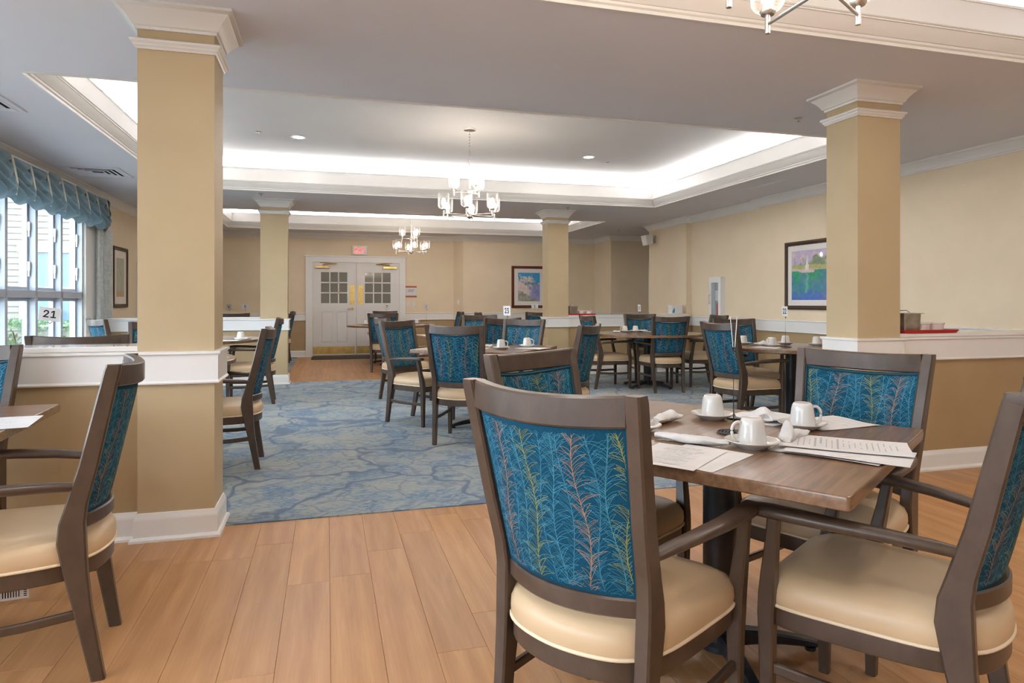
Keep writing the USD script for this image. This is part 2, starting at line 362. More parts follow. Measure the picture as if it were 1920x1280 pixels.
# ------------------------------------------------------------------ ceiling
ceil = struct('ceiling', label='grey flat ceiling with three raised white trays')
plan = sbox(XL - .2, YB - .2, 8.3, 15.4)
for t in TRAYS: plan = plan.difference(sbox(t[0], t[2], t[1], t[3]))
obj('soffit', ext(plan, H, H + .06), 'ceil', ceil)
crown_tray = [(0, H), (-.004, H - .012), (-.016, H - .012), (-.020, H + .004), (-.030, H + .012), (-.034, H + .024), (-.040, H + .026), (-.052, H + .040), (-.072, H + .062), (-.084, H + .082),
              (-.090, H + .090), (-.096, H + .091), (-.098, H + .100), (-.108, H + .104), (-.108, H + .120), (0, H + .120)]
for (x0, x1, y0, y1) in TRAYS:
    p = rect_path(x0, x1, y0, y1)
    obj('tray_crown_moulding', sweep(p, crown_tray, True), 'trim', ceil, smooth=25)
    obj('tray_fascia', sweep(p, [(-.085, H + .10), (-.105, H + .10), (-.105, 2.985), (-.110, 2.985), (-.110, 3.0), (-.085, 3.0)], True), 'trim', ceil)
    obj('tray_ledge', sweep(p, [(.24, 2.845), (-.09, 2.845), (-.09, 2.87), (.24, 2.87)], True), 'tray', ceil)
    obj('tray_side', sweep(p, [(.22, H + .05), (.22, HU + .02), (.26, HU + .02), (.26, H + .05)], True), 'tray', ceil)
    obj('tray_ceiling', box(x0 - .26, x1 + .26, y0 - .26, y1 + .26, HU, HU + .04), 'tray', ceil)

# ------------------------------------------------------------------ walls
RIGHT = [(6.25, 13.88), (8.1, 13.88), (8.1, 11.86), (6.16, 11.86), (6.16, 10.85), (6.11, 10.85), (6.11, 10.37), (6.21, 10.37), (6.21, 8.35), (XR, 8.35), (XR, YB)]
BACK = [(XL, 15.15), (2.84, 15.15), (3.01, 14.85), (6.25, 14.85), (6.25, 13.88)]
RAIL_Z = .88


def wall(name, pts, label, zs=((0, RAIL_Z, 'dado', 'dado_wall'), (RAIL_Z, H + .05, 'upper', 'upper_wall'))):
    s = struct(name, label=label)
    poly = Polygon(list(map(tuple, pts)) + list(map(tuple, offset_path(pts, -.16, False)[::-1])))
    for z0, z1, m, n in zs: obj(n, ext(poly, z0, z1), m, s)
    return s


wall('wall_back', BACK, 'cream back wall with tan lower part')
wall('wall_right', [(6.41, 13.88)] + RIGHT[1:], 'cream right wall with tan lower part and a shallow pilaster')
WY1 = 9.71
wl = struct('wall_left', label='cream window wall on the left')
obj('upper_wall', box(XL - .16, XL, WY1 + .02, 15.3, RAIL_Z, H + .05), 'upper', wl)
obj('dado_wall', box(XL - .16, XL, WY1 + .02, 15.3, 0, RAIL_Z), 'dado', wl)
obj('window_header', box(XL - .16, XL, YB, WY1 + .02, 2.36, H + .05), 'upper', wl)
obj('window_apron', box(XL - .16, XL, YB, WY1 + .02, 0, .60), 'dado', wl)
s = struct('wall_front', label='cream wall behind the viewpoint')
obj('upper_wall', box(XL - .16, XR + .16, YB - .16, YB, 0, H + .05), 'upper', s)

crown = [(0, H - .115), (.010, H - .115), (.013, H - .102), (.022, H - .097), (.030, H - .080), (.046, H - .056), (.068, H - .034), (.076, H - .024), (.084, H - .022), (.094, H - .014), (.094, H), (0, H)]
rail = [(0, .797), (.024, .797), (.027, .804), (.022, .811), (.020, .815), (.020, .935), (.024, .945), (.032, .95), (.032, .963), (0, .965)]
base = [(0, 0), (.034, 0), (.034, .012), (.026, .022), (.017, .024), (.017, .105), (.013, .118), (.009, .128), (.005, .140), (0, .142)]
whole = [(XL, YB), (XL, 15.15)] + BACK[1:] + RIGHT[1:]
for n, pts, prof, lab in (('trim_1', whole, crown, 'white crown moulding around the room'), ('trim_2', [(XL, WY1 + .4), (XL, 15.15), (-.451, 15.15)], rail, 'white chair rail on the left and back walls'),
                          ('trim_3', [(1.725, 15.15)] + BACK[1:] + RIGHT[1:], rail, 'white chair rail on the back and right walls'),
                          ('baseboard_left', [(XL, YB), (XL, 15.15), (-.451, 15.15)], base, 'white baseboard on the left'), ('baseboard_right', [(1.725, 15.15)] + BACK[1:] + RIGHT[1:], base, 'white baseboard on the right')):
    tag(obj(n, sweep(pts, prof), 'trim', smooth=25), lab, None, None, 'structure')
tag(obj('trim_4', cat(box(7.20, 7.30, 13.82, 13.88, 0, 2.16), box(7.20, 8.05, 13.82, 13.88, 2.07, 2.16)), 'trim'), 'white casing of a doorway beyond the right wall', None, None, 'structure')
tag(obj('trim_5', cat(cbox(XL, XL + .03, WY1 + .01, WY1 + .40, .52, 2.36), cbox(XL - .02, XL + .06, YB, WY1 + .40, .52, .60)), 'trim'), 'white window casing and sill', None, None, 'structure')
tag(obj('trim_6', box(XL, XL + .035, 12.18, 12.30, .97, 1.86), 'trim'), 'narrow white upright strip on the left wall', None, None, 'structure')

# ------------------------------------------------------------------ columns and half walls
col_cap = [(0, H - .115), (.010, H - .115), (.013, H - .102), (.022, H - .097), (.030, H - .080), (.046, H - .056), (.068, H - .034), (.076, H - .024), (.084, H - .022), (.096, H - .014), (.096, H), (0, H)]
col_band = [(0, 2.505), (.008, 2.505), (.012, 2.515), (.018, 2.52), (.020, 2.53), (.030, 2.538), (.032, 2.548), (.022, 2.556), (0, 2.562)]


def column(x0, x1, y0, y1, label):
    t = thing('column', label, 'column', ((x0 + x1) / 2, (y0 + y1) / 2, 0))
    w, d = (x1 - x0) / 2, (y1 - y0) / 2; p = rect_path(-w, w, -d, d)
    obj('shaft', box(-w, w, -d, d, 0, H), 'column', t)
    obj('capital', sweep(p, col_cap, True), 'trim', t, smooth=25); obj('neck_band', sweep(p, col_band, True), 'trim', t, smooth=25)
    obj('chair_rail', sweep(p, rail, True), 'trim', t, smooth=25); obj('plinth', sweep(p, base, True), 'trim', t, smooth=25)


column(-.927, -.566, 3.735, 4.025, 'square cream column nearest the viewpoint, left of the walkway, with white capital')
column(3.530, 3.895, 3.735, 4.03, 'square cream column on the right, in front of the framed sailboat picture')
column(-.937, -.56, 10.25, 10.53, 'distant square cream column left of the walkway, before the double doors')
column(3.49, 3.85, 10.25, 10.53, 'distant square cream column beside the framed beach picture')


def half_wall(x0, x1, y0, y1, label, stone='stone'):
    t = thing('half_wall', label, 'half wall', ((x0 + x1) / 2, (y0 + y1) / 2, 0))
    w, d = (x1 - x0) / 2, (y1 - y0) / 2
    obj('core', box(-w, w, -d, d, 0, .965), 'dado', t)
    for s in (-1, 1):
        pts = [(-w, s * d), (w, s * d)] if s < 0 else [(w, s * d), (-w, s * d)]
        obj('chair_rail', sweep(pts, rail), 'trim', t, smooth=25); obj('baseboard', sweep(pts, base), 'trim', t, smooth=25)
    obj('cap', cbox(-w, w, -d - .022, d + .022, .965, .992, .004), stone, t, label='polished stone cap')


half_wall(XL, -.927, 3.775, 3.985, 'tan half wall with stone cap at the left, running from the nearest column to the windows')
half_wall(3.895, XR, 3.775, 3.985, 'tan half wall with stone cap at the right, carrying a red tray and steel pan')
half_wall(XL, -.937, 10.29, 10.49, 'far half wall at left behind the side-on chairs, with white panel rail')
half_wall(3.85, 6.11, 10.29, 10.49, 'far half wall right of the distant column, carrying a red tray and napkin box')

# ------------------------------------------------------------------ left windows and what lies outside
def build_window(t):
    """one bay 0.705 wide, origin at the sill centre, frame depth towards -x."""
    w = .3525; z0, z1 = 0., 1.76
    for sy in (-1, 1): obj('mullion', cbox(-.13, .0, sy * w - .028 if sy > 0 else -w, w if sy > 0 else -w + .028, z0, z1, .003), 'alu', t)
    obj('head_rail', cbox(-.12, -.01, -w, w, z1 - .04, z1), 'alu', t); obj('sill_rail', cbox(-.12, -.01, -w, w, z0, z0 + .05), 'alu', t)
    obj('transom', cbox(-.115, .0, -w, w, .66, .74, .004), 'alu', t)
    for za, zb, inset in ((.74, 1.72, .0), (.05, .66, .015)):
        f = cat(box(-.10, -.07, -w + .028, -w + .06, za, zb), box(-.10, -.07, w - .06, w - .028, za, zb), box(-.10, -.07, -w + .06, w - .06, za, za + .035), box(-.10, -.07, -w + .06, w - .06, zb - .035, zb))
        s = obj('sash', f, 'alu', t)
        obj('pane', box(-.088, -.084, -w + .058, w - .058, za + .033, zb - .033), 'glass', s)
    for z in (.95, 1.38): obj('latch', cat(cbox(-.07, -.045, w - .056, w - .036, z, z + .10), box(-.07, -.05, w - .05, w - .042, z - .06, z)), 'plastic', t)


y = WY1 - .3525; k = 1
while y > YB + .4:
    if y < 5.6:                         # out of sight beside and behind the viewpoint: frame and pane only
        t = struct(f'window_{k}', (XL, y, .60)); w = .3525
        obj('frame', cat(box(-.12, 0, -w, -w + .05, 0, 1.76), box(-.12, 0, w - .05, w, 0, 1.76), box(-.12, 0, -w + .05, w - .05, 0, .07), box(-.12, 0, -w + .05, w - .05, .65, .76), box(-.12, 0, -w + .05, w - .05, 1.68, 1.76)), 'alu', t)
        obj('pane', trimesh.Trimesh(np.array([(-.086, -w, .05), (-.086, w, .05), (-.086, w, 1.7), (-.086, -w, 1.7)]), np.array([(0, 1, 2), (0, 2, 3)]), process=False), 'glass', t)
    elif 'window' not in PROTO:
        t = struct(f'window_{k}', (XL, y, .60)); build_window(t); PROTO['window'] = t
    else:
        r = struct(f'window_{k}', (XL, y, .60)); r.GetReferences().AddInternalReference(PROTO['window'].GetPath()); r.SetInstanceable(True)
    y -= .705; k += 1
tag(obj('ground', box(-40, XL - .16, -25, 30, -.35, -.25), 'concrete'), 'pale paved courtyard outside the windows', None, None, 'structure')

b = thing('neighbouring_wing', 'cream clapboard building wing seen through the left windows', 'building', (0, 14.5, -.25))
lap = []
for i in range(40):
    z = i * .115
    lap.append(loft([[(-16, -.004, z), (-16, -.022, z), (-16, -.004, z + .116), (-16, .0, z + .116), (-16, 0, z)], [(-3.25, -.004, z), (-3.25, -.022, z), (-3.25, -.004, z + .116), (-3.25, 0, z + .116), (-3.25, 0, z)]]))
obj('siding', cat(*lap), 'siding', b, label='cream lapped siding with shade put into its colour', kind='stuff')
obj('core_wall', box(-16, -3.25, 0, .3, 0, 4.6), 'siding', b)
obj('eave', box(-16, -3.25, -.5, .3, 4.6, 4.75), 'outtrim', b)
for wx0, wx1 in ((-5.58, -4.45), (-8.6, -7.4), (-11.6, -10.4)):
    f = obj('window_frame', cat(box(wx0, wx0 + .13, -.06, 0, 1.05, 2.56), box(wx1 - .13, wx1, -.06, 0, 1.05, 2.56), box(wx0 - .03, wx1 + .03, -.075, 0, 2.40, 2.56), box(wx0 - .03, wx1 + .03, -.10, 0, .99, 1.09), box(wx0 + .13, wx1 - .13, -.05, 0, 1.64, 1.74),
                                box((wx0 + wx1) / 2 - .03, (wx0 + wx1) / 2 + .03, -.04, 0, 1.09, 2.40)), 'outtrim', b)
    obj('pane', box(wx0 + .13, wx1 - .13, -.03, -.01, 1.09, 2.40), 'outwin', f)
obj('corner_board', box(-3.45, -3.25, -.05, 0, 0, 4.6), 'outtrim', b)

def leaf_cloud(n, lo, hi, size, seed, shell=True):
    r = np.random.default_rng(seed); c = r.uniform(-1, 1, (n, 3)); c /= np.abs(c).max(1, keepdims=True) ** .92
    lo, hi = np.array(lo), np.array(hi); c = (lo + hi) / 2 + c * (hi - lo) / 2 + r.normal(0, size * .6, (n, 3))
    a = r.normal(size=(n, 3)); a /= np.linalg.norm(a, axis=1, keepdims=True); bb = np.cross(a, r.normal(size=(n, 3))); bb /= np.linalg.norm(bb, axis=1, keepdims=True)
    s = size * r.uniform(.7, 1.3, (n, 1))
    v = np.stack([c - a * s, c + bb * s * .45, c + a * s, c - bb * s * .45], 1).reshape(-1, 3)
    i = np.arange(n)[:, None] * 4
    return trimesh.Trimesh(v, np.vstack([i + (0, 1, 2), i + (0, 2, 3)]), process=False)


hedge = thing('hedge', 'clipped green hedge outside the left windows', 'hedge', (-6.4, 13.6, -.25))
obj('foliage', leaf_cloud(9000, (-3.0, -.45, .0), (2.9, .45, 1.10), .045, 3), 'leafg', hedge, kind='stuff')
obj('twigs', cat(*[tube([(x, 0, 0), (x + .05, .02, .5), (x - .04, -.03, .95)], .012, 5) for x in np.arange(-2.8, 2.8, .3)]), 'cord', hedge)
bt = thing('garden_table', 'round grey stone garden table beyond the window', 'table', (-5.35, 12.6, -.25))
obj('table_top', lathe([(0, 1.16), (.30, 1.16), (.34, 1.18), (.34, 1.23), (.31, 1.25), (0, 1.25)], 28), 'greystone', bt, smooth=30)
obj('pedestal', lathe([(0, 0), (.22, 0), (.22, .08), (.10, .14), (.08, .7), (.13, 1.16), (0, 1.16)], 20), 'greystone', bt, smooth=40)

# valance: one gathered swag between each pair of cream tapes
val = thing('balloon_valance', 'blue gathered balloon valance with cream tapes above the left windows', 'valance', (XL, 0, 0))
YT = [10.09]
while YT[-1] > 5.4: YT.append(YT[-1] - (.385 if len(YT) < 4 else .405))


def swag(ya, yb, seed, ny=29, nz=64):
    """a cloth panel gathered up at both tapes: it hangs flat at the top and in nested U folds below, ending in a soft pouf."""
    r = random.Random(seed); nf, ph, dp, lean = r.uniform(4.3, 5.6), r.uniform(0, 1), r.uniform(.85, 1.2), r.uniform(-.25, .25)
    P = np.zeros((nz, ny, 3))
    for i in range(nz):
        v = i / (nz - 1)
        for j in range(ny):
            u = -1 + 2 * j / (ny - 1); c = 1 - u * u; w = v - .34 * (1 - abs(u) ** 1.7) * min(1, v * 1.6) + lean * .06 * u
            z = 2.615 - .385 * v - .062 * c * max(0, (v - .55) / .45)
            body = .030 * c * min(1, v * 3) + .050 * c * math.exp(-((v - .80) / .22) ** 2)
            k = min(1, max(0, (w + .10) * 4)); s_ = math.sin(2 * math.pi * (nf * w + ph))
            fold = .034 * dp * k * (math.copysign(abs(s_) ** .7, s_)) * (.35 + .65 * c) * (1 if v < .9 else (1 - v) * 10)
            under = -.085 * max(0, (v - .84) / .16) ** 2 * (.25 + .75 * c)
            pin = .040 * math.exp(-((1 - abs(u)) / .16) ** 2) * (.3 + .7 * v)
            P[i, j] = (.160 + body + fold + under - pin, ya + (yb - ya) * (j / (ny - 1)), z)
    v_ = P.reshape(-1, 3); f = []
    for i in range(nz - 1):
        for j in range(ny - 1):
            a = i * ny + j; f += [(a, a + 1, a + ny + 1), (a, a + ny + 1, a + ny)]
    return trimesh.Trimesh(v_, np.array(f), process=False)


for i in range(len(YT) - 1): obj('swag', swag(YT[i + 1], YT[i], i), 'valance', val, smooth=True)
for y in YT:
    obj('tape', loft([[(.150, y - .022, 2.615), (.150, y + .022, 2.615), (.158, y + .022, 2.615), (.158, y - .022, 2.615)], [(.172, y - .022, 2.50), (.172, y + .022, 2.50), (.180, y + .022, 2.50), (.180, y - .022, 2.50)],
                      [(.196, y - .020, 2.36), (.196, y + .020, 2.36), (.204, y + .020, 2.36), (.204, y - .020, 2.36)], [(.186, y - .018, 2.235), (.186, y + .018, 2.235), (.194, y + .018, 2.235), (.194, y - .018, 2.235)]]), 'tape', val)
ret = np.array([[(.165 * (1 - a) + .02 * a + .05 * math.sin(math.pi * min(1, v * 1.1)) * (1 - a) + .012 * math.sin(16 * v + 3 * a), YT[0] + .34 * a ** .8 * (.45 + .75 * v) + .03 * math.sin(10 * v), 2.615 - .44 * v) for a in np.linspace(0, 1, 14)] for v in np.linspace(0, 1, 40)])
f = []
for i in range(39):
    for j in range(13): a = i * 14 + j; f += [(a, a + 1, a + 15), (a, a + 15, a + 14)]
obj('return', trimesh.Trimesh(ret.reshape(-1, 3), np.array(f), process=False), 'valance', val, smooth=True)
obj('mounting_board', box(.0, .165, YT[-1], YT[0] + .12, 2.595, 2.612), 'plastic', val)
cur = []
for z in np.linspace(.08, 2.22, 12):
    for a in np.linspace(0, 1, 60): cur.append((.075 + .035 * math.sin(a * 2 * math.pi * 4.5 + .2 * z), 9.98 + .62 * a + .012 * math.sin(20 * a), z))
f = []
for i in range(11):
    for j in range(59): a = i * 60 + j; f += [(a, a + 1, a + 61), (a, a + 61, a + 60)]
curt = thing('curtain', 'pale blue-grey damask curtain panel hanging at the far end of the windows', 'curtain', (XL, 0, 0))
obj('panel', trimesh.Trimesh(np.array(cur), np.array(f), process=False), 'curtain', curt, smooth=True)

# ------------------------------------------------------------------ back wall: double doors, sign, switches
YW = 15.15
tag(obj('trim_7', cat(cbox(-.451, -.305, YW - .035, YW, 0, 2.09, .002), cbox(1.58, 1.725, YW - .035, YW, 0, 2.09, .002), cbox(-.451, 1.725, YW - .035, YW, 2.09, 2.215, .002), cbox(-.475, 1.75, YW - .05, YW, 2.205, 2.235, .006)), 'trim'), 'white casing around the double doors', None, None, 'structure')


def door(n, x0, x1, lx0, lx1, hand):
    t = struct(f'door_{n}', (0, YW, 0), 'white panelled door with nine small panes, ' + ('left' if hand > 0 else 'right') + ' leaf of the pair')
    zl0, zl1 = 1.184, 1.868; w = (lx1 - lx0); d = -.028
    body = sbox(x0 + .004, .03, x1 - .004, 2.086).difference(sbox(lx0, zl0, lx1, zl1))
    pans = [(lx0 - .005, lx0 + w * .43), (lx1 - w * .43, lx1 + .005)]
    for a, c in pans: body = body.difference(sbox(a, .30, c, 1.0))
    m = ext(body, 0, .022); m.apply_transform(trimesh.transformations.rotation_matrix(math.pi / 2, (1, 0, 0))); m.apply_translation((0, -.003, 0)); obj('leaf', m, 'door', t)
    for a, c in pans: obj('raised_panel', cbox(a + .022, c - .022, -.018, -.002, .322, .978, .012), 'door', t); 
    obj('panel_back', box(x0 + .01, x1 - .01, -.004, -.001, .05, 1.1), 'door', t)
    for i in range(1, 3):
        obj('muntin', box(lx0 + w * i / 3 - .014, lx0 + w * i / 3 + .014, -.022, -.006, zl0, zl1), 'door', t); zz = zl0 + (zl1 - zl0) * i / 3; obj('muntin', box(lx0, lx1, -.022, -.006, zz - .014, zz + .014), 'door', t)
    for i in range(3):
        for j in range(3): obj('pane', box(lx0 + w * i / 3, lx0 + w * (i + 1) / 3, -.012, -.010, zl0 + (zl1 - zl0) * j / 3, zl0 + (zl1 - zl0) * (j + 1) / 3), 'doorglass', t)
    e = x1 if hand > 0 else x0; px0, px1 = (e - .145, e - .038) if hand > 0 else (e + .038, e + .145)
    obj('push_plate', cbox(px0, px1, -.030, -.024, 1.15, 1.585, .002), 'brass', t); obj('kick_plate', cbox(x0 + .012, x1 - .03, -.029, -.024, .06, .222, .002), 'brass', t)
    cx = x0 + .055 if hand > 0 else x1 - .055; s = hand
    c = obj('closer', cbox(min(cx, cx + s * .31), max(cx, cx + s * .31), -.085, -.025, 1.955, 2.005, .006), 'brass', t)
    obj('closer_arm', cat(tube([(cx + s * .16, -.07, 2.005), (cx + s * .16, -.07, 2.035)], .012), tube([(cx + s * .16, -.07, 2.035), (cx + s * .46, -.10, 2.055)], .010), tube([(cx + s * .46, -.10, 2.055), (cx + s * .10, -.05, 2.085)], .008)), 'brass', c)
    if hand > 0: obj('handle', cat(lathe([(0, 0), (.028, 0), (.028, .012), (0, .012)], 16).apply_transform(trimesh.transformations.rotation_matrix(math.pi / 2, (1, 0, 0))).apply_translation((e - .085, -.025, 1.06)), tube([(e - .085, -.03, 1.06), (e - .085, -.07, 1.06), (e - .13, -.078, 1.058), (e - .20, -.075, 1.052)], .010)), 'brass', t, smooth=40)


door(1, -.305, .633, -.125, .436, 1); door(2, .633, 1.58, .82, 1.388, -1)
t = thing('exit_sign', 'lit EXIT sign with red letters above the double doors', 'exit sign', (.703, YW, 2.3625))
obj('housing', cbox(-.163, .163, -.05, 0, -.0985, .0985, .006), 'exit_face', t); obj('lettering', text('EXIT', .118, (0, -.0505, 0), (.62, 0, 0), (0, 0, 1), .003), 'exit_red', t, label='red glowing letters EXIT')
t = thing('wall_notice', 'white notice with rust-red bands beside the double doors', 'sign', (1.853, YW, 1.445))
obj('board', box(-.127, .127, -.012, 0, -.127, .127), 'paper', t); obj('band', box(-.129, .129, -.015, 0, .093, .128), 'sign_red', t); obj('band', box(-.129, .129, -.015, 0, -.128, -.093), 'sign_red', t)
obj('printed_text', cat(*[box(-.07, .07 - .02 * i, -.0125, -.011, .03 - .03 * i, .042 - .03 * i) for i in range(2)]), 'sign_red', t)


def build_switch(t):
    obj('plate', cbox(-.036, .036, -.008, 0, -.058, .058, .003), 'plastic', t); obj('toggle', cbox(-.006, .006, -.020, -.006, -.014, .014, .002), 'plastic', t)


put('switch', build_switch, 'light_switch', 'white light switch under the notice, next to the door casing', 'light switch', (1.785, YW, 1.16)); put('switch', build_switch, 'light_switch', 'white light switch under the notice, farther from the door casing', 'light switch', (1.915, YW, 1.16))
put('switch', build_switch, 'light_switch', 'white light switch on the narrow return of the back wall', 'light switch', (2.925, 15.0, 1.20), -60)
t = thing('door_mat', 'dark charcoal mat in front of the double doors', 'mat', (.66, 14.72, 0)); obj('pile', cbox(-.98, .98, -.34, .34, .0, .014, .006), 'rubber', t)

# ------------------------------------------------------------------ pictures
def picture(label, loc, rz, w, h, fw, mw, fm, paint, flat=(60, 80)):
    t = thing('framed_picture', label, 'picture', loc, rz)
    fr = [[(-w / 2, h / 2), (w / 2, h / 2), (w / 2, -h / 2), (-w / 2, -h / 2)]]
    prof = [(0, 0), (0, .022), (-.006, .028), (-fw * .45, .030), (-fw * .6, .024), (-fw, .018), (-fw, 0)]
    path = [(-w / 2, -h / 2), (w / 2, -h / 2), (w / 2, h / 2), (-w / 2, h / 2)]
    m = sweep(path, prof, True); m.apply_transform(np.array([[1, 0, 0, 0], [0, 0, -1, 0], [0, 1, 0, 0], [0, 0, 0, 1.]])); obj('frame', m, fm, t, smooth=25)
    iw, ih = w - 2 * fw, h - 2 * fw; obj('mat_board', box(-iw / 2, iw / 2, -.010, -.006, -ih / 2, ih / 2), 'mat_board', t)
    pw, ph = iw - 2 * mw, ih - 2 * mw; nx, nz = flat
    X, Z = np.meshgrid(np.linspace(0, 1, nx), np.linspace(0, 1, nz)); c = paint(X, Z).reshape(-1, 3)
    v = np.stack([(X - .5) * pw, np.full_like(X, -.0108), (Z - .5) * ph], -1).reshape(-1, 3); f = []
    for i in range(nz - 1):
        for j in range(nx - 1): a = i * nx + j; f += [(a, a + 1, a + nx + 1), (a, a + nx + 1, a + nx)]
    obj('print', trimesh.Trimesh(v, np.array(f), process=False), 'print_glass', t, tint=c)


def nz_(X, Z, s, seed, ax=1., az=1.): return meshkit.fbm(np.stack([X * s * ax, Z * s * az, np.zeros_like(X) + seed * 3.3], -1), 4, seed)
def lay(c, m, col): return c * (1 - m[..., None]) + np.array(col) * m[..., None]
def sst(x, a, b): t_ = np.clip((x - a) / (b - a), 0, 1); return t_ * t_ * (3 - 2 * t_)


def paint_sail(X, Z):
    X0, Z0_ = X, Z; X, Z = X + .07 * (nz_(X0, Z0_, 11, 21) - .5), Z + .05 * (nz_(X0, Z0_, 11, 22) - .5)
    n, n2 = nz_(X, Z, 7, 1), nz_(X, Z, 9, 2, 2, 1); c = np.zeros(X.shape + (3,)) + (.50, .42, .58)
    c = lay(c, sst(n, .45, .7), (.66, .50, .45)); c = lay(c, sst(n - (Z - .80) * 3 - np.abs(X - .62) * .8, .25, .45) * (Z > .62), (.19, .25, .15)); c = lay(c, sst(n2, .5, .7) * (Z > .62) * (Z < .86), (.25, .32, .20))
    c = lay(c, sst(.72 - Z, 0, .03), (.42, .42, .16)); c = lay(c, sst(.64 - Z + .06 * (n - .5), 0, .02), (.60, .45, .42)); c = lay(c, sst(.585 - Z + .05 * X, 0, .02), (.06, .24, .29))
    lo = Z < .58 + .05 * X; c = lay(c, sst(n, .42, .62) * lo, (.03, .30, .16)); c = lay(c, sst(n2 + (.3 - Z), .45, .75) * lo, (.06, .16, .50)); c = lay(c, sst(X - .6 + (n - .5), 0, .4) * sst(.5 - Z, 0, .25), (.20, .18, .50))
    tri = (np.abs(X - .37 - (Z - .62) * .06) < .055 * (1 - (Z - .60) / .32)) & (Z > .60) & (Z < .92); c = lay(c, tri * 1., (.72, .68, .62)); hull = (np.abs(X - .36) < .20 - (.60 - Z) * 1.2) & (Z < .605) & (Z > .56); c = lay(c, hull * 1., (.62, .50, .45))
    refl = np.exp(-((X - .37 - .02 * np.sin(Z * 30)) / .03) ** 2) * (Z < .55) * (Z > .15) * .6; c = lay(c, refl, (.20, .48, .55)); return np.clip(c * (.72 + .56 * nz_(X0, Z0_, 26, 25))[..., None] + .10 * (nz_(X0, Z0_, 14, 26)[..., None] - .5), 0, 1)


def paint_beach(X, Z):
    X0, Z0_ = X, Z; X, Z = X + .08 * (nz_(X0, Z0_, 10, 23) - .5), Z + .06 * (nz_(X0, Z0_, 10, 24) - .5)
    n, n2 = nz_(X, Z, 6, 5), nz_(X, Z, 14, 6, 1, 1.6); c = np.zeros(X.shape + (3,)) + (.01, .28, .56)
    c = lay(c, sst(n2 - (Z - .82) * 2.2, .38, .62) * (Z > .6) * sst(.9 - X, 0, .4), (.62, .58, .52)); c = lay(c, sst(.66 - Z, 0, .015), (.02, .16, .34)); hill = Z < .70 - .10 * (X - .2) + .12 * (n - .5); c = lay(c, hill * sst(n2, .4, .55), (.15, .24, .12)); c = lay(c, hill * sst(.60 - n2, 0, .15), (.42, .42, .62))
    sand = (Z < .62 - .62 * X + .28 * n) & (Z > .28 - .30 * X); c = lay(c, sand * .9, (.72, .60, .55)); c = lay(c, sst(X - .55 + .5 * (.5 - Z), 0, .25) * (Z < .6) * .8, (.22, .24, .56)); low = Z < .40 - .42 * X + .2 * (n - .5); c = lay(c, low * sst(n2, .36, .55), (.24, .26, .16)); c = lay(c, low * sst(.52 - n2, 0, .12), (.42, .38, .36)); return np.clip(c * (.75 + .5 * nz_(X0, Z0_, 24, 27))[..., None], 0, 1)


def paint_pale(X, Z):
    n, n2 = nz_(X, Z, 5, 8), nz_(X, Z, 9, 9, 2, .5); c = np.zeros(X.shape + (3,)) + (.44, .46, .38); c = lay(c, sst(n, .4, .7), (.36, .40, .34)); c = lay(c, sst(.16 - Z + .1 * n2, 0, .1), (.46, .34, .20)); stem = np.exp(-((X - .5 - .25 * np.sin(Z * 5)) / .03) ** 2) * (Z > .3); return lay(c, stem * .5, (.22, .28, .22))


picture('dark framed picture of a sailboat and its reflection, on the right wall', (XR, 7.25, 1.57), 90 + 180, 1.06, .92, .055, .075, 'cord', paint_sail)
picture('mahogany framed picture of beach dunes on the back wall beside the distant column', (4.585, 14.85, 1.56), 0, .85, .985, .062, .095, 'frame_red', paint_beach)
picture('dark framed pale botanical picture on the left wall past the curtain', (XL, 11.27, 1.585), 90, .72, .915, .055, .11, 'cord', paint_pale)

# ------------------------------------------------------------------ right wall fittings
t = thing('extinguisher_cabinet', 'white wall cabinet with glass door and fire extinguisher on the right wall', 'fire cabinet', (6.21, 9.50, 0))
obj('box', cat(box(-.09, 0, -.165, -.10, .87, 1.62), box(-.09, 0, .10, .165, .87, 1.62), box(-.09, 0, -.10, .10, 1.53, 1.62), box(-.09, 0, -.10, .10, .87, .96)), 'plastic', t); obj('inner_back', box(-.02, -.004, -.10, .10, .96, 1.53), 'greystone', t)
obj('glass', box(-.086, -.083, -.10, .10, .96, 1.53), 'glass', t); obj('handle', tube([(-.088, .13, 1.18), (-.115, .13, 1.18), (-.115, .13, 1.33), (-.088, .13, 1.33)], .006, 6), 'nickel', t)
e = obj('extinguisher', lathe([(0, .97), (.03, .97), (.034, .985), (.034, 1.16), (.022, 1.20), (.010, 1.21), (.010, 1.24), (0, 1.24)], 18, (-.046, -.05, 0)), 'red', t, smooth=40); obj('tag', box(-.080, -.078, -.085, .0, 1.23, 1.40), 'paper', e)
t = thing('speaker', 'white wedge loudspeaker mounted high on the end of the right wall', 'speaker', (6.16, 11.62, 2.43))
obj('cabinet', trimesh.convex.convex_hull(np.array([(-.24, -.10, .07), (-.24, .12, .07), (-.20, -.09, -.12), (-.20, .11, -.12), (-.07, -.06, .10), (-.07, .08, .10), (-.07, -.05, -.09), (-.07, .07, -.09)])), 'plastic', t)
obj('grille', trimesh.convex.convex_hull(np.array([(-.246, -.09, .06), (-.246, .11, .06), (-.207, -.08, -.11), (-.207, .10, -.11), (-.23, -.09, .06), (-.23, .11, .06), (-.195, -.08, -.11), (-.195, .10, -.11)])), 'exit_face', t)
obj('bracket', cat(tube([(-.07, 0, 0), (-.01, 0, 0)], .016), box(-.012, 0, -.04, .04, -.07, .07)), 'nickel', t)

# ------------------------------------------------------------------ ceiling fittings
def build_downlight(t):
    obj('trim_ring', lathe([(.062, -.004), (.082, -.006), (.086, -.002), (.086, .0), (.06, .0), (.062, -.004)], 28, cap=False), 'plastic', t, smooth=40); obj('lens', lathe([(.06, -.003), (.055, -.001)], 12), 'downlight', t)


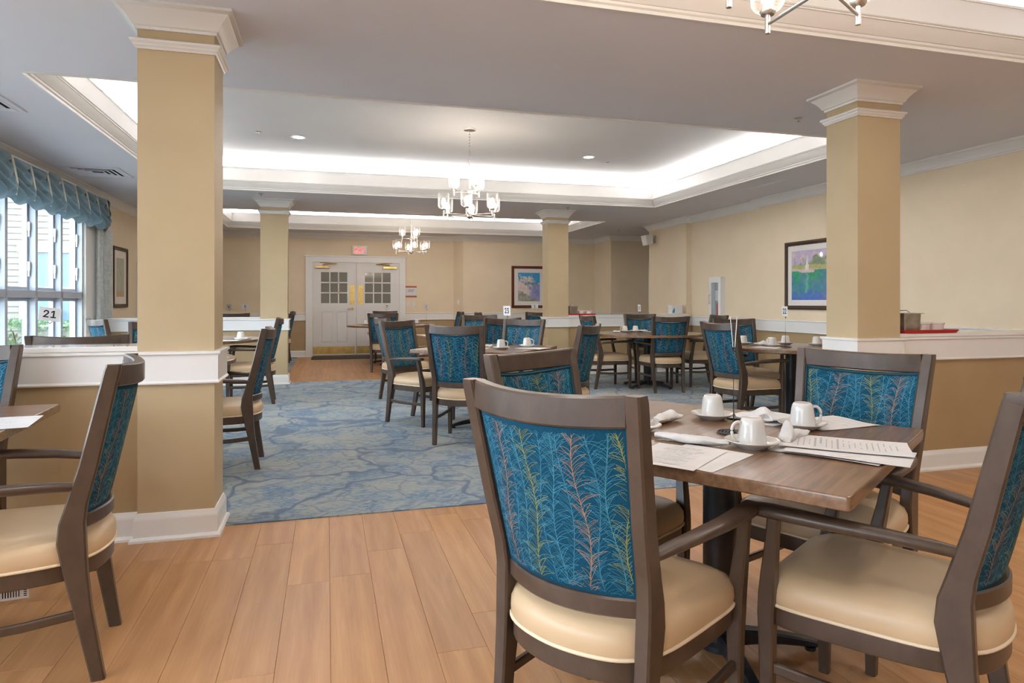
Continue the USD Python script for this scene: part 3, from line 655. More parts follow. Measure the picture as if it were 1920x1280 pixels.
put('down', build_downlight, 'recessed_light', 'lit recessed ceiling light left of the large chandelier', 'ceiling light', (-.32, 8.13, HU)); put('down', build_downlight, 'recessed_light', 'lit recessed ceiling light right of the large chandelier', 'ceiling light', (3.37, 8.2, HU))
ROWN = {.0: 'nearest the front', 1.75: 'over the near table', 6.1: 'hidden by the soffit', 12.3: 'before the far chandelier', 13.5: 'behind the far chandelier'}
for ty, nm in ((.0, 'nearest tray'), (1.75, 'nearest tray'), (6.1, 'middle tray'), (12.3, 'far tray')):  # added unseen lamps that brighten the floor and, by bounce, the ceiling
    for tx in (-.32, 3.37): put('down', build_downlight, 'recessed_light', f'added recessed ceiling light in the {nm}, ' + ('left' if tx < 1 else 'right') + f' side, {ROWN[ty]}', 'ceiling light', (tx, ty, HU), 0, 'added recessed lights out of view')


def build_sprinkler(t):
    obj('escutcheon', lathe([(0, -.006), (.022, -.006), (.038, 0), (0, 0)], 18), 'nickel', t, smooth=40); obj('deflector', lathe([(0, -.03), (.014, -.03), (.014, -.027), (.005, -.02), (.005, -.006), (0, -.006)], 12), 'nickel', t)


for (x, y, z), lab in (((3.72, 4.56, H), 'small ceiling sprinkler beside the capital of the right column'), ((-.88, 9.77, H), 'small ceiling sprinkler in front of the distant left column'), ((3.71, 9.89, H), 'small ceiling sprinkler in front of the distant right column'), ((5.9, 12.7, H), 'small ceiling sprinkler near the loudspeaker'), ((-.75, 8.0, HU), 'small ceiling sprinkler by the left recessed light'), ((3.75, 8.45, HU), 'small ceiling sprinkler by the right recessed light')):
    put('sprink', build_sprinkler, 'sprinkler', lab, 'sprinkler', (x, y, z))


def build_vent(t):
    obj('frame', cat(box(-.30, .30, -.30, -.26, -.012, 0), box(-.30, .30, .26, .30, -.012, 0), box(-.30, -.26, -.26, .26, -.012, 0), box(.26, .30, -.26, .26, -.012, 0)), 'ceil', t)
    obj('duct', box(-.26, .26, -.26, .26, -.003, 0), 'dark', t)
    for i in range(4):
        a = .055 + .055 * i
        obj('louvre', sweep(rect_path(-a, a, -a, a), [(0, -.004), (.038, -.016), (.042, -.013), (.004, -.002)], True), 'ceil', t)


put('vent', build_vent, 'ceiling_vent', 'square grey ceiling vent above the end of the valance', 'vent', (-2.55, 8.62, H)); put('vent', build_vent, 'ceiling_vent', 'square grey ceiling vent at the left edge of the view', 'vent', (-2.58, 5.75, H))
t = thing('linear_diffuser', 'thin white slot diffuser in the ceiling along the right wall', 'vent', (5.42, 7.25, H)); obj('frame', cat(box(-.03, -.018, -.35, .35, -.006, 0), box(.018, .03, -.35, .35, -.006, 0), box(-.018, .018, -.35, .35, -.002, 0)), 'plastic', t)


def build_chandelier(t, up=0.):
    obj('canopy', lathe([(0, -.03), (.03, -.03), (.066, -.022), (.068, -.004), (.068, 0), (0, 0)], 28), 'nickel', t, smooth=40)
    links = []
    nl = 9 if not up else 7
    for i in range(nl):
        z = -.045 - i * .033 * (1 if not up else .93); a = np.linspace(0, 2 * np.pi, 12, endpoint=False); w = .009 * np.cos(a); l = .020 * np.sin(a)
        links.append(tube(np.stack([w if i % 2 else w * 0, w * 0 if i % 2 else w, z + l], 1), .0022, 5, True))
    obj('chain', cat(*links), 'nickel', t)
    obj('stem', lathe([(r_, z_ + up) for r_, z_ in ((0, -1.0), (.012, -1.0), (.016, -.985), (.016, -.72), (.008, -.71), (.008, -.36), (.004, -.33), (0, -.33))], 16), 'nickel', t, smooth=40)
    obj('hub', lathe([(r_, z_ + up) for r_, z_ in ((0, -1.01), (.012, -1.005), (.036, -.985), (.038, -.950), (.018, -.935), (.018, -.735), (.030, -.73), (.032, -.69), (.018, -.68), (0, -.68))], 24), 'nickel', t, smooth=40)
    for tier, (n, R, z, ph) in enumerate(((6, .31, -.965 + up, 12), (3, .175, -.71 + up, 40))):
        for i in range(n):
            a = math.radians(ph + i * 360 / n); ca, sa = math.cos(a), math.sin(a); x, y = R * ca, R * sa
            zs = z + .035
            arm = obj('arm', cat(tube([(.02 * ca, .02 * sa, z), (x, y, z)], .0065, 10), tube([(x, y, z - .035), (x, y, zs)], .010, 12)), 'nickel', t, smooth=40)
            obj('shade_cup', lathe([(0, zs), (.024, zs), (.030, zs + .008), (.030, zs + .014), (.022, zs + .016), (.020, zs + .04), (0, zs + .04)], 18, (x, y, 0)), 'nickel', arm, smooth=40)
            an = np.arange(22) * 2 * np.pi / 22
            obj('glass_shade', loft([np.stack([x + r_ * np.cos(an), y + r_ * np.sin(an), np.full(22, z_)], 1) for r_, z_ in ((.024, zs + .016), (.048, zs + .022), (.060, zs + .040), (.062, zs + .075), (.062, zs + .185))], cap=False), 'shade', arm, smooth=50)
            obj('bulb', lathe([(.013, zs + .042), (.026, zs + .080), (.022, zs + .112), (.006, zs + .132)], 7, (x, y, 0)), 'bulb', arm, smooth=True)


put('chand', build_chandelier, 'chandelier', 'nine-light nickel chandelier with clear glass shades hanging in the middle tray', 'chandelier', (1.535, 7.22, HU))
put('chand', build_chandelier, 'chandelier', 'smaller-looking far chandelier near the double doors', 'chandelier', (1.575, 12.83, HU), 22)
put('chand_short', lambda t: build_chandelier(t, .08), 'chandelier', 'chandelier cut off by the top edge of the view', 'chandelier', (1.598, 1.822, HU), 17.5)

# ------------------------------------------------------------------ dining chair
def smooth_closed(pts, n):
    p = np.asarray(pts, float); q = np.vstack([p, p[:1]]); s = np.r_[0, np.cumsum(np.linalg.norm(np.diff(q, axis=0), axis=1) ** .5)]
    return CubicSpline(s, q, bc_type='periodic')(np.linspace(0, s[-1], n, endpoint=False))


half = [(0, .262), (.13, .262), (.212, .252), (.247, .212), (.250, .10), (.238, -.05), (.218, -.16), (.168, -.236), (.085, -.273)]
SEAT = smooth_closed(half + [(0, -.284)] + [(-x, y) for x, y in half[:0:-1]], 72)
def seat_ring(sc, z, dz=0): return [(x * sc[0] , y * sc[1], z) for x, y in SEAT]


Z0, Z1 = .532, .948
def post_c(z): return .2135 + (z - .54) * (.243 - .2135) / .478
def post_y(z): return -.195 - max(0, z - .50) * .225
def pan(s, t_, side, puff=True):
    """a point of the upholstered back: s across -1..1, t upwards 0..1, side +1 front, -1 rear."""
    z = Z0 + (Z1 - .016 * (1 - s * s) - Z0) * t_; hw = post_c(z) - .0185; x = s * hw; y = post_y(z) - .052 * (1 - s * s)
    e = (1 - abs(s) ** 6) * (1 - abs(2 * t_ - 1) ** 8)
    return np.array((x, y + (.008 + .014 * e if side > 0 else -.010 - .004 * e), z))


def leaf_ribbons(fine=True):
    """line-drawn sprigs woven into the cloth, as fine coloured strips on the surface."""
    r = random.Random(11); V, Fc, C = [], [], []
    BL, TA, YE, B2 = (.028, .205, .330), (.34, .215, .135), (.27, .29, .08), (.05, .25, .35)

    def strip(pts, col, w, side):
        prev = None
        for k, (u, v) in enumerate(pts):
            a, b = pts[max(0, k - 1)], pts[min(len(pts) - 1, k + 1)]; d = np.array((b[0] - a[0], b[1] - a[1])); d = d / (np.linalg.norm(d) + 1e-9); nrm = np.array((-d[1], d[0]))
            q = []
            for sg in (-1, 1):
                uu, vv = u + sg * w * nrm[0], v + sg * w * nrm[1]
                s_, t_ = uu / (.205 + .02 * vv / .41), vv / (Z1 - Z0)
                if abs(s_) > .965 or not .02 < t_ < .975: q = None; break
                p = pan(s_, t_, side); p[1] += .0007 * side; q.append(p)
            if q is None: prev = None; continue
            i = len(V); V.extend(q); C.extend([col, col])
            if prev is not None: Fc.append((prev, i, i + 1)); Fc.append((prev, i + 1, prev + 1))
            prev = i

    for side in (1, -1):
        for ci, (u0, col) in enumerate(((-.205, B2), (-.176, BL), (-.142, TA), (-.108, BL), (-.074, B2), (-.040, YE), (-.004, BL), (.032, B2), (.066, BL), (.102, TA), (.138, BL), (.172, B2), (.203, YE))):
            ph = r.uniform(0, 6); wav = lambda v: u0 + .011 * math.sin(v * 17 + ph)
            strip([(wav(v), v) for v in np.linspace(0, .42, 22 if fine else 10)], tuple(np.array(col) * .85), .0009 if fine else .0013, side)
            v = r.uniform(-.03, .0)
            while v < .42:
                for sg in (-1, 1):
                    L = r.uniform(.028, .054); an = math.radians(r.uniform(4, 30)) * sg; cu = r.uniform(.5, 1.5) * sg; wd = r.uniform(.0030, .0052)
                    k = tuple(np.clip(np.array(col) * r.uniform(.75, 1.2), 0, 1)); vb = v + r.uniform(-.008, .008)
                    def mid(q): return (wav(vb) + L * (math.sin(an) * q + cu * .5 * q * q), vb + L * math.cos(an) * q * (1 - .30 * q * abs(cu)))
                    if not fine:
                        strip([mid(q) for q in (.05, .5, 1.)], tuple(np.array(k) * .95), .0011, side); continue
                    e1, e2 = [], []
                    for q in np.linspace(0, 1, 7):
                        m_ = mid(q); m2 = mid(min(1, q + .02)); m1 = mid(q - .02); d = np.array((m2[0] - m1[0], m2[1] - m1[1])); d /= np.linalg.norm(d) + 1e-9; o = wd * math.sin(math.pi * min(1, .06 + q * .94)) ** .8
                        e1.append((m_[0] - d[1] * o, m_[1] + d[0] * o)); e2.append((m_[0] + d[1] * o, m_[1] - d[0] * o))
                    strip(e1, k, .00044, side); strip(e2, k, .00044, side)
                    if r.random() < .3: strip([mid(q) for q in (.05, .45, .85)], tuple(np.array(k) * .8), .0005, side)
                v += r.uniform(.014, .022)
    Fc = np.array(Fc); used, inv = np.unique(Fc, return_inverse=True)
    return trimesh.Trimesh(np.array(V)[used], inv.reshape(-1, 3), process=False), np.array(C)[used]


LEAF = (leaf_ribbons(), leaf_ribbons(False))


def build_chair(t, leaf=0):
    W = 'chairwood'; X, Y = (1, 0, 0), (0, 1, 0)
    for s in (-1, 1):
        st = [(.0, .196, -.262, .0165, .020), (.10, .201, -.245, .0175, .022), (.25, .208, -.220, .0185, .026), (.36, .211, -.203, .0195, .033), (.46, .2125, -.192, .020, .040), (.52, .2135, -.194, .020, .036), (.58, post_c(.58), post_y(.58) + .006, .020, .030), (.70, post_c(.70), post_y(.70), .020, .027), (.86, post_c(.86), post_y(.86), .020, .025), (1.0, post_c(1.0), post_y(1.0), .020, .023), (1.018, post_c(1.018), post_y(1.018), .0185, .021)]
        obj('rear_leg', loft([rect_ring((s * x, y, z), X, Y, hw, hd, .005) for z, x, y, hw, hd in st]), W, t, smooth=35)
        st = [(.0, .243, .236, .0155, .0155), (.30, .244, .236, .020, .020), (.37, .246, .235, .022, .022), (.42, .249, .232, .022, .022), (.48, .258, .225, .020, .020), (.56, .271, .214, .0165, .017), (.646, .283, .203, .0145, .0155)]
        obj('front_leg', loft([rect_ring((s * x, y, z), X, Y, hw, hd, .005) for z, x, y, hw, hd in st]), W, t, smooth=35)
        ap = [(.222, -.205, .634, .014, .013), (.238, -.15, .642, .018, .014), (.262, -.06, .651, .021, .0145), (.283, .06, .657, .024, .015), (.291, .16, .660, .027, .0155), (.290, .215, .660, .028, .0155), (.286, .252, .658, .026, .0145), (.281, .268, .656, .018, .010)]
        obj('arm', loft([rect_ring((s * x, y, z), X, (0, 0, 1), hw, hh, .009) for x, y, z, hw, hh in ap]), W, t, smooth=50)
        obj('stretcher', loft([rect_ring((s * x, y, z), X, (0, 0, 1), .009, .014) for x, y, z in ((.207, -.215, .225), (.222, -.07, .216), (.237, .09, .214), (.243, .225, .218))]), W, t, smooth=35)
        for gx, gy in ((.196, -.262), (.243, .236)): obj('glide', lathe([(0, -.001), (.011, -.001), (.011, .004), (0, .004)], 10, (s * gx, gy, 0)), 'nickel', t)
    ss = np.linspace(-1, 1, 15)
    obj('top_rail', loft([rect_ring((q * (post_c(.985) - .018), post_y(.985) - .052 * (1 - q * q), .9815 - .009 * (1 - q * q)), Y, (0, 0, 1), .019, .0365 - .001 * (1 - q * q), .005) for q in ss]), W, t, smooth=35)
    obj('lower_rail', loft([rect_ring((q * .196, post_y(.51) - .066 * (1 - q * q), .510), Y, (0, 0, 1), .017, .023, .005) for q in ss]), W, t, smooth=35)
    obj('seat_apron', loft([seat_ring((.972, .978), .335), seat_ring((.984, .986), .340), seat_ring((.984, .986), .384), seat_ring((.975, .978), .388)]), W, t, smooth=35)
    c = obj('seat_cushion', loft([seat_ring((.97, .97), .388), seat_ring((1.0, 1.0), .394), seat_ring((1.012, 1.010), .412), seat_ring((1.006, 1.004), .436), seat_ring((.965, .965), .458), seat_ring((.86, .86), .474), seat_ring((.66, .66), .483), seat_ring((.35, .35), .488), seat_ring((.05, .05), .489)]), 'vinyl', t, smooth=True)
    obj('piping', tube([(x * 1.004, y * 1.003, .393) for x, y in SEAT], .0052, 7, True), 'piping', c, smooth=True)
    ns, nt = 22, 16; g = []; f = []
    for side in (1, -1):
        for a in np.linspace(0, 1, nt):
            for q in np.linspace(-1, 1, ns): g.append(pan(q, a, side))
    n0 = ns * nt
    for i in range(nt - 1):
        for j in range(ns - 1):
            a = i * ns + j; f += [(a, a + ns + 1, a + 1), (a, a + ns, a + ns + 1), (n0 + a, n0 + a + 1, n0 + a + ns + 1), (n0 + a, n0 + a + ns + 1, n0 + a + ns)]
    rim = [j for j in range(ns)] + [i * ns + ns - 1 for i in range(1, nt)] + [(nt - 1) * ns + j for j in range(ns - 2, -1, -1)] + [i * ns for i in range(nt - 2, 0, -1)]
    for k in range(len(rim)): a, b_ = rim[k], rim[(k + 1) % len(rim)]; f += [(a, b_, n0 + b_), (a, n0 + b_, n0 + a)]
    bk = obj('backrest', trimesh.Trimesh(np.array(g), np.array(f), process=False), 'fabric', t, smooth=40)
    obj('leaf_pattern', LEAF[leaf][0], 'tint', bk, tint=LEAF[leaf][1], label='woven sprigs in blue, tan and yellow-green')
    edge = [pan(-.985 + 1.97 * k / 14, .015, 1) for k in range(15)] + [pan(.985, .015 + .97 * k / 10, 1) for k in range(1, 11)] + [pan(.985 - 1.97 * k / 14, .985, 1) for k in range(1, 15)] + [pan(-.985, .985 - .97 * k / 10, 1) for k in range(1, 10)]
    obj('back_piping', tube(np.array(edge) + (0, .004, 0), .0038, 6, True), 'fabric_pipe', bk)


def chair(x, y, rz, label, group=None, z=.0):
    z = .006 if (CARP0 < y < CARP1 or (y > CARP1 and (x < -.62 or x > 3.6))) else 0.
    near = y < 3.5 and x > -1.3
    return put('chair' if near else 'far_chair', build_chair if near else (lambda t: build_chair(t, 1)), 'dining_chair', label, 'chair', (x, y, z), rz, 'dining chairs at the tables')


chair(.76, 1.662, -56, 'nearest dining chair, its teal leaf-patterned back turned to the viewpoint, at the near square table')
chair(1.50, 1.485, 32, 'dining chair cut by the right edge of the view, side-on at the near square table')
chair(1.83, 2.08, 115, 'dining chair facing us on the far right side of the near square table')
chair(.965, 2.295, 211, 'dining chair facing us just behind the nearest chair, across its shoulder')
chair(-1.0, 2.57, 98.5, 'dining chair seen side-on at lower left, drawn up to the left table')
chair(-1.64, 3.29, 180, 'dining chair cut by the left edge, its back against the left half wall')
chair(-1.42, 4.70, 4, 'dining chair whose curved top rail shows over the left half wall below the 21 sign')
chair(-2.24, 8.56, -54, 'dining chair near the curtain at the end of the window row')
chair(-1.59, 6.84, 180, 'dining chair half hidden by the nearest column, seen over the left half wall')
chair(-.75, 5.29, 91, 'side-on dining chair just right of the nearest column, facing left')
chair(-.88, 8.46, 93, 'side-on dining chair behind the one by the nearest column, before the far half wall')
chair(-.98, 13.98, 89, 'side-on dining chair just left of the double doors, right of the distant left column')
chair(1.18, 5.67, -31, 'dining chair with its back to us at the middle square table, left of centre')
chair(.91, 6.69, -137, 'dining chair with pale seat on the left side of the middle square table')
chair(1.92, 5.42, 50, 'dining chair turned away, dark back beside the right corner of the middle square table')
chair(1.90, 6.83, 134, 'blue-backed dining chair facing us behind the middle square table')
chair(.94, 8.22, -76, 'dining chair just behind the green-lit chair, facing right at the rear square table')
chair(1.94, 7.95, 18, 'dining chair with dark back between the middle and rear square tables')
chair(2.12, 9.17, 172, 'blue-backed dining chair on the far side of the rear square table')
chair(4.41, 8.12, -6, 'dining chair with its back to us at the right round table')
chair(3.84, 8.66, -90, 'dining chair at the left of the right round table, facing right')
chair(4.70, 9.14, 172, 'dining chair facing us on the far side of the right round table')
chair(5.22, 8.5, 83, 'dining chair at the right of the right round table below the fire cabinet')
chair(3.90, 5.54, -85, 'dining chair with blue back in front of the round table by the right column')
chair(4.45, 6.26, 175, 'dining chair facing us behind the round table by the right column')
chair(.98, 11.8, -10, 'dining chair with its back to us in front of the far round table')
chair(1.20, 14.0, 180, 'dining chair facing us behind the far round table, before the right door leaf')
chair(2.25, 12.9, 90, 'side-on dining chair at the right end of the far round table')
chair(3.88, 12.15, -4, 'dining chair with dark back below the beach picture')
chair(3.06, 12.15, -92, 'side-on dining chair just left of the beach picture chair')
chair(-1.55, 12.25, 6, 'dining chair whose dark top rail shows over the far left half wall')
chair(-.98, 11.35, 125, 'dining chair with blue back peeping over the far left half wall next to the column')
t = thing('furniture_tag', 'white printed care tag hanging under the seat of the lower-left chair', 'tag', (-.915, 2.44, .312), 8)
obj('tag_sheet', box(-.085, .0, -.0006, .0006, -.036, .012), 'paper', t); obj('printed_text', cat(*[box(-.070 + .007 * i, -.067 + .007 * i, -.0010, -.0007, -.028, .004) for i in range(7)], *[box(-.014, -.006, -.0010, -.0007, -.028 + .006 * i, -.025 + .006 * i) for i in range(5)]), 'black_ink', t)
t = thing('furniture_tag', 'white tag hanging under the chair that backs us at the right round table', 'tag', (4.25, 8.03, .33)); obj('tag_sheet', xf(box(-.05, .05, -.001, .001, -.07, 0), rz=20), 'paper', t)

# ------------------------------------------------------------------ tables
TZ = .765
def pedestal(t, arm_len, r=.054):
    obj('column', lathe([(0, .03), (r + .012, .03), (r + .012, .05), (r, .06), (r, TZ - .05), (r + .02, TZ - .045), (0, TZ - .045)], 28), 'black', t, smooth=40)
    obj('top_plate', cbox(-.22, .22, -.22, .22, TZ - .05, TZ - .036, .004), 'black', t)
    for k in range(4):
        a = math.radians(45 + 90 * k); d = np.array((math.cos(a), math.sin(a), 0)); n = np.array((-d[1], d[0], 0))
        st = [(.03, .065, .026, .030), (.12, .060, .024, .024), (.22, .048, .022, .018), (arm_len - .04, .030, .021, .013), (arm_len, .020, .018, .010)]
        ar = obj('base_arm', loft([rect_ring(d * q + np.array((0, 0, z)), n, (0, 0, 1), hw, hh, .006) for q, z, hw, hh in st]), 'black', t, smooth=40)
        obj('foot', lathe([(0, 0), (.018, 0), (.020, .012), (0, .014)], 12, tuple(d * (arm_len - .03))), 'black', ar)


def square_top(L):
    c = .012; p = sbox(-L / 2 + c, -L / 2 + c, L / 2 - c, L / 2 - c).buffer(c, quad_segs=4)
    q = np.array(p.exterior.coords)[:-1]
    return loft([[(x * s, y * s, z) for x, y in q] for z, s in ((TZ - .036, .994), (TZ - .033, 1), (TZ - .006, 1), (TZ - .0015, .9965), (TZ, .993))])


def round_top(R):
    return lathe([(0, TZ - .034), (R - .004, TZ - .034), (R, TZ - .030), (R, TZ - .006), (R - .004, TZ), (0, TZ)], 64)


def square_table(x, y, rz, label):
    def b_(t): obj('table_top', square_top(1.07), 'tablewood', t, smooth=25); pedestal(t, .36)
    return put('sq', b_, 'square_table', label, 'table', (x, y, .006 if CARP0 < y < CARP1 else 0), rz)


def round_table(x, y, R, label, rz=0):
    def b_(t): obj('table_top', round_top(R), 'tablewood', t, smooth=25); pedestal(t, .40)
    return put(f'rd{R}', b_, 'round_table', label, 'table', (x, y, .006 if (CARP0 < y < CARP1 or x < -.6 or x > 3.6) else 0), rz)


square_table(1.308, 2.003, 34.5, 'square brown table in the right foreground, set with cups and menus'); square_table(-1.64, 2.80, 4, 'square brown table whose corner enters at the left edge'); square_table(1.50, 6.27, 49, 'square brown table in the middle of the carpet, with two cups'); square_table(1.72, 8.62, 12, 'square brown table behind the middle one, mostly hidden by chairs')
round_table(4.40, 8.52, .76, 'round brown table on the carpet right of centre', -16); round_table(1.22, 13.1, .86, 'round brown table on the far wood floor before the double doors', 10); round_table(4.48, 5.60, .62, 'round brown table beside the right column', 30)
round_table(-1.70, 5.62, 1.0, 'large round table behind the nearest column, carrying the number 21 sign'); round_table(-1.52, 8.62, .75, 'round table at left behind the side-on chairs, before the far half wall', 15); round_table(-1.78, 13.1, .62, 'round table behind the far left half wall'); round_table(4.15, 13.0, .62, 'round table below the beach picture')

# ------------------------------------------------------------------ table settings
def build_cup(t):
    obj('body', lathe([(.040, 0), (.0435, .001), (.0435, .010), (.0415, .030), (.0375, .060), (.0350, .073), (.0310, .0805), (.0270, .083), (.0250, .0815), (0, .081)], 36), 'porcelain', t, smooth=45)
    obj('handle', tube(CubicSpline(range(7), [(.035, 0, .066), (.050, 0, .068), (.061, 0, .058), (.065, 0, .042), (.062, 0, .024), (.054, 0, .012), (.041, 0, .011)])(np.linspace(0, 6, 22)), .0050, 8), 'porcelain', t, smooth=60)


def build_saucer(t):
    obj('dish', lathe([(0, .002), (.030, .002), (.044, 0), (.047, .003), (.058, .009), (.078, .019), (.0825, .0225), (.0822, .0250), (.078, .0235), (.056, .0135), (.046, .0105), (0, .010)], 44), 'porcelain', t, smooth=50)


def setting(x, y, lab, rz=0., dz=0., sauc=True):
    z = TZ + dz
    if sauc: put('saucer', build_saucer, 'saucer', 'white saucer, ' + lab.replace('the cup ', '') + ' cup' * (lab.count(' ') < 9), 'saucer', (x, y, z), 0, 'saucers under the cups'); z += .0105
    put('cup', build_cup, 'cup', 'upside-down white cup, ' + lab.replace('the cup ', ''), 'cup', (x, y, z), rz, 'upside-down cups on the tables')


setting(1.055, 2.115, 'the cup half hidden by the nearest chair back, near table', 160); setting(1.44, 2.25, 'the cup farthest back on the near table, left of the sign', 90); setting(1.28, 1.78, 'the cup nearest us on the near table', 168); setting(1.64, 1.99, 'the cup with handle to the right on the near table', -18)
setting(1.57, 5.97, 'the left cup on the middle table', -25, .006); setting(1.89, 6.18, 'the right cup on the middle table', -10, .006)
setting(4.18, 8.80, 'the left cup on the right round table', 150, .006); setting(4.35, 8.80, 'the right cup on the right round table', 60, .006)
for x, y, l, r in ((4.17, 5.95, 'handle left, by the facing chair', 170), (4.26, 5.60, 'middle one', 170), (4.60, 5.84, 'behind the sign stick', 60), (4.80, 5.62, 'nearest the column', 60)): setting(x, y, l + ', round table beside the right column', r, .006)
setting(-.98, 8.35, 'the cup beside the side-on chairs at left', 80, .006); setting(4.02, 12.65, 'the left cup below the beach picture', 0, .006); setting(4.20, 12.62, 'the right cup below the beach picture', 0, .006)
setting(1.74, 13.3, 'the right cup on the far round table', 0); setting(.72, 13.0, 'the left cup on the far round table', 0); setting(1.55, 8.85, 'the cup on the rear square table', 0, .006)


def crumple(L, w, h, seed, peak=None, n=26, m=14):
    r = []
    for i in range(n):
        q = i / (n - 1); tp = (math.sin(math.pi * min(1, max(0, .06 + .88 * q))) ** .45); row = []
        for j in range(m):
            a = 2 * math.pi * j / m; nz = meshkit.noise(np.array([q * 7, math.cos(a) * 1.8 + seed, math.sin(a) * 1.8]), seed); rr = tp * (.62 + .60 * nz + .14 * math.sin(3 * a + 14 * q + seed))
            zz = h * .5 * (1 + rr * math.sin(a)) * (1 if tp > .3 else .6)
            if peak and math.sin(a) > .2: zz += peak[1] * math.exp(-((q - peak[0]) / .10) ** 2) * math.sin(a)
            row.append(((q - .5) * L, w * .5 * rr * math.cos(a) + .010 * math.sin(q * 5 + seed), max(.0005, zz)))
        r.append(row)
    return loft(r)


def napkin(a, b_, w, h, seed, lab, peak=None, fork=False, dz=0.):
    a, b_ = np.array(a), np.array(b_); c = (a + b_) / 2; L = np.linalg.norm(b_ - a); rz = math.degrees(math.atan2(*(b_ - a)[::-1]))
    t = thing('napkin_roll', lab, 'napkin', (c[0], c[1], TZ + dz), rz); obj('linen', crumple(L, w, h, seed, peak), 'napkin', t, smooth=50)
    if fork: obj('fork_tines', cat(*[tube([(-L / 2 - .006, (k - 1.5) * .006, .010 + .003 * k), (-L / 2 + .05, (k - 1.5) * .006, .016)], .0016, 6) for k in range(4)]), 'fork', t)


napkin((1.045, 1.975), (1.205, 1.79), .048, .028, 2, 'white rolled napkin on the menu beside the nearest chair'); napkin((1.165, 2.20), (1.30, 2.26), .07, .035, 5, 'white napkin behind the half-hidden cup on the near table', (.75, .012), True)
napkin((1.50, 2.19), (1.72, 2.09), .10, .030, 8, 'white crumpled napkin with a peak beyond the sign on the near table', (.42, .028), False, .004); napkin((1.385, 1.765), (1.555, 1.885), .055, .032, 12, 'white napkin with fork tines showing, between two cups on the near table', (.28, .045), True)
napkin((1.42, 6.20), (1.58, 6.32), .08, .03, 15, 'white napkin on the middle table', None, True, .006); napkin((4.22, 5.83), (4.36, 5.66), .08, .035, 18, 'white crumpled napkin among the cups by the right column', (.4, .02), False, .006); napkin((4.42, 5.96), (4.56, 5.98), .07, .035, 21, 'peaked napkin behind the cups by the right column', (.5, .04), False, .006)
napkin((4.36, 8.98), (4.6, 8.9), .10, .025, 24, 'white napkin by the sign on the right round table', None, False, .011); napkin((3.98, 8.78), (4.08, 8.74), .05, .03, 25, 'white napkin left of the cups on the right round table', None, False, .006); napkin((-1.02, 8.2), (-.86, 8.3), .05, .03, 27, 'white napkin on the left rear round table', None, False, .006)


def sheet(x, y, rz, lab, w=.216, l=.279, z=0., seed=0, lines=10, curl=.004):
    t = thing('menu_sheet', lab, 'menu', (x, y, TZ + .0008 + z), rz); nx, ny = 9, 11; top = []
    hz = lambda u, v: curl * (.5 + .5 * math.sin(3.1 * u + seed)) * (.5 + .5 * math.sin(2.3 * v + 1.7 * seed)) * max(abs(u), abs(v)) ** 2
    g = [((u * w / 2), (v * l / 2), hz(u, v) + dz) for dz in (.0005, 0) for v in np.linspace(-1, 1, ny) for u in np.linspace(-1, 1, nx)]; f = []; n0 = nx * ny
    for i in range(ny - 1):
        for j in range(nx - 1): a = i * nx + j; f += [(a, a + 1, a + nx + 1), (a, a + nx + 1, a + nx), (n0 + a, n0 + a + nx + 1, n0 + a + 1), (n0 + a, n0 + a + nx, n0 + a + nx + 1)]
    obj('page', trimesh.Trimesh(np.array(g), np.array(f), process=False), 'paper', t, smooth=False)
    r = random.Random(seed); L = []
    for i in range(lines):
        v = .80 - 1.6 * i / max(1, lines - 1); ww = r.uniform(.35, .8); hgt = .008 if r.random() < .8 else .016
        us = np.linspace(-ww, ww, 6)
        for k in range(5):
            if r.random() < .2: continue
            q = [(us[k], v - hgt), (us[k + 1] - .03, v - hgt), (us[k + 1] - .03, v + hgt), (us[k], v + hgt)]
            L.append(trimesh.Trimesh(np.array([(u * w / 2, vv * l / 2, hz(u, vv) + .0012) for u, vv in q]), np.array([(0, 1, 2), (0, 2, 3)]), process=False))
    if L: obj('printed_lines', cat(*L), 'ink', t)


sheet(.985, 1.735, 34.5 - 90 + 4, 'printed menu sheet under the rolled napkin, nearest chair place', seed=1, lines=17, z=.0012); sheet(1.045, 1.705, 34.5 - 90 - 2, 'lower menu sheet showing past the first one, nearest chair place', seed=2, z=-.0004, lines=0)
sheet(1.548, 1.695, 34.5 + 22 - 8, 'top printed menu sheet at the right-hand place of the near table', .216, .36, seed=3, z=.0085, lines=19); sheet(1.50, 1.62, 34.5 + 4, 'middle menu sheet at the right-hand place of the near table', .216, .33, seed=4, z=.0045, lines=0); sheet(1.47, 1.655, 34.5 - 2, 'lowest menu sheet at the right-hand place of the near table', .216, .30, seed=5, lines=0)
sheet(1.80, 2.05, 34.5 + 60, 'menu sheet at the far right place of the near table', seed=6, lines=6); sheet(1.66, 2.20, 34.5 + 75, 'menu sheet under the peaked napkin on the near table', seed=7, z=-.0003, lines=0)
sheet(-1.17, 2.88, 10, 'printed menu sheet on the left table corner', seed=8, lines=11); sheet(1.90, 6.02, 40, 'menu sheet in front of the right cup on the middle table', seed=9, z=.006, lines=0); sheet(1.36, 6.15, -40, 'menu sheet at the left of the middle table', seed=10, z=.006, lines=0)
sheet(1.32, 8.62, 10, 'menu sheet on the rear square table', seed=11, z=.006, lines=0); sheet(4.52, 8.90, 60, 'menu sheet by the sign on the right round table', seed=12, z=.006, lines=0); sheet(4.13, 5.50, 20, 'menu sheet on the round table by the right column', seed=13, z=.006, lines=0); sheet(-1.1, 8.15, 80, 'menu sheet on the left rear round table', seed=14, z=.006, lines=0); sheet(-.93, 5.72, 60, 'menu sheet on the large round table beside the nearest column', seed=15, z=.006, lines=0); sheet(1.72, 12.85, 70, 'menu sheet on the far round table', seed=16, lines=0)


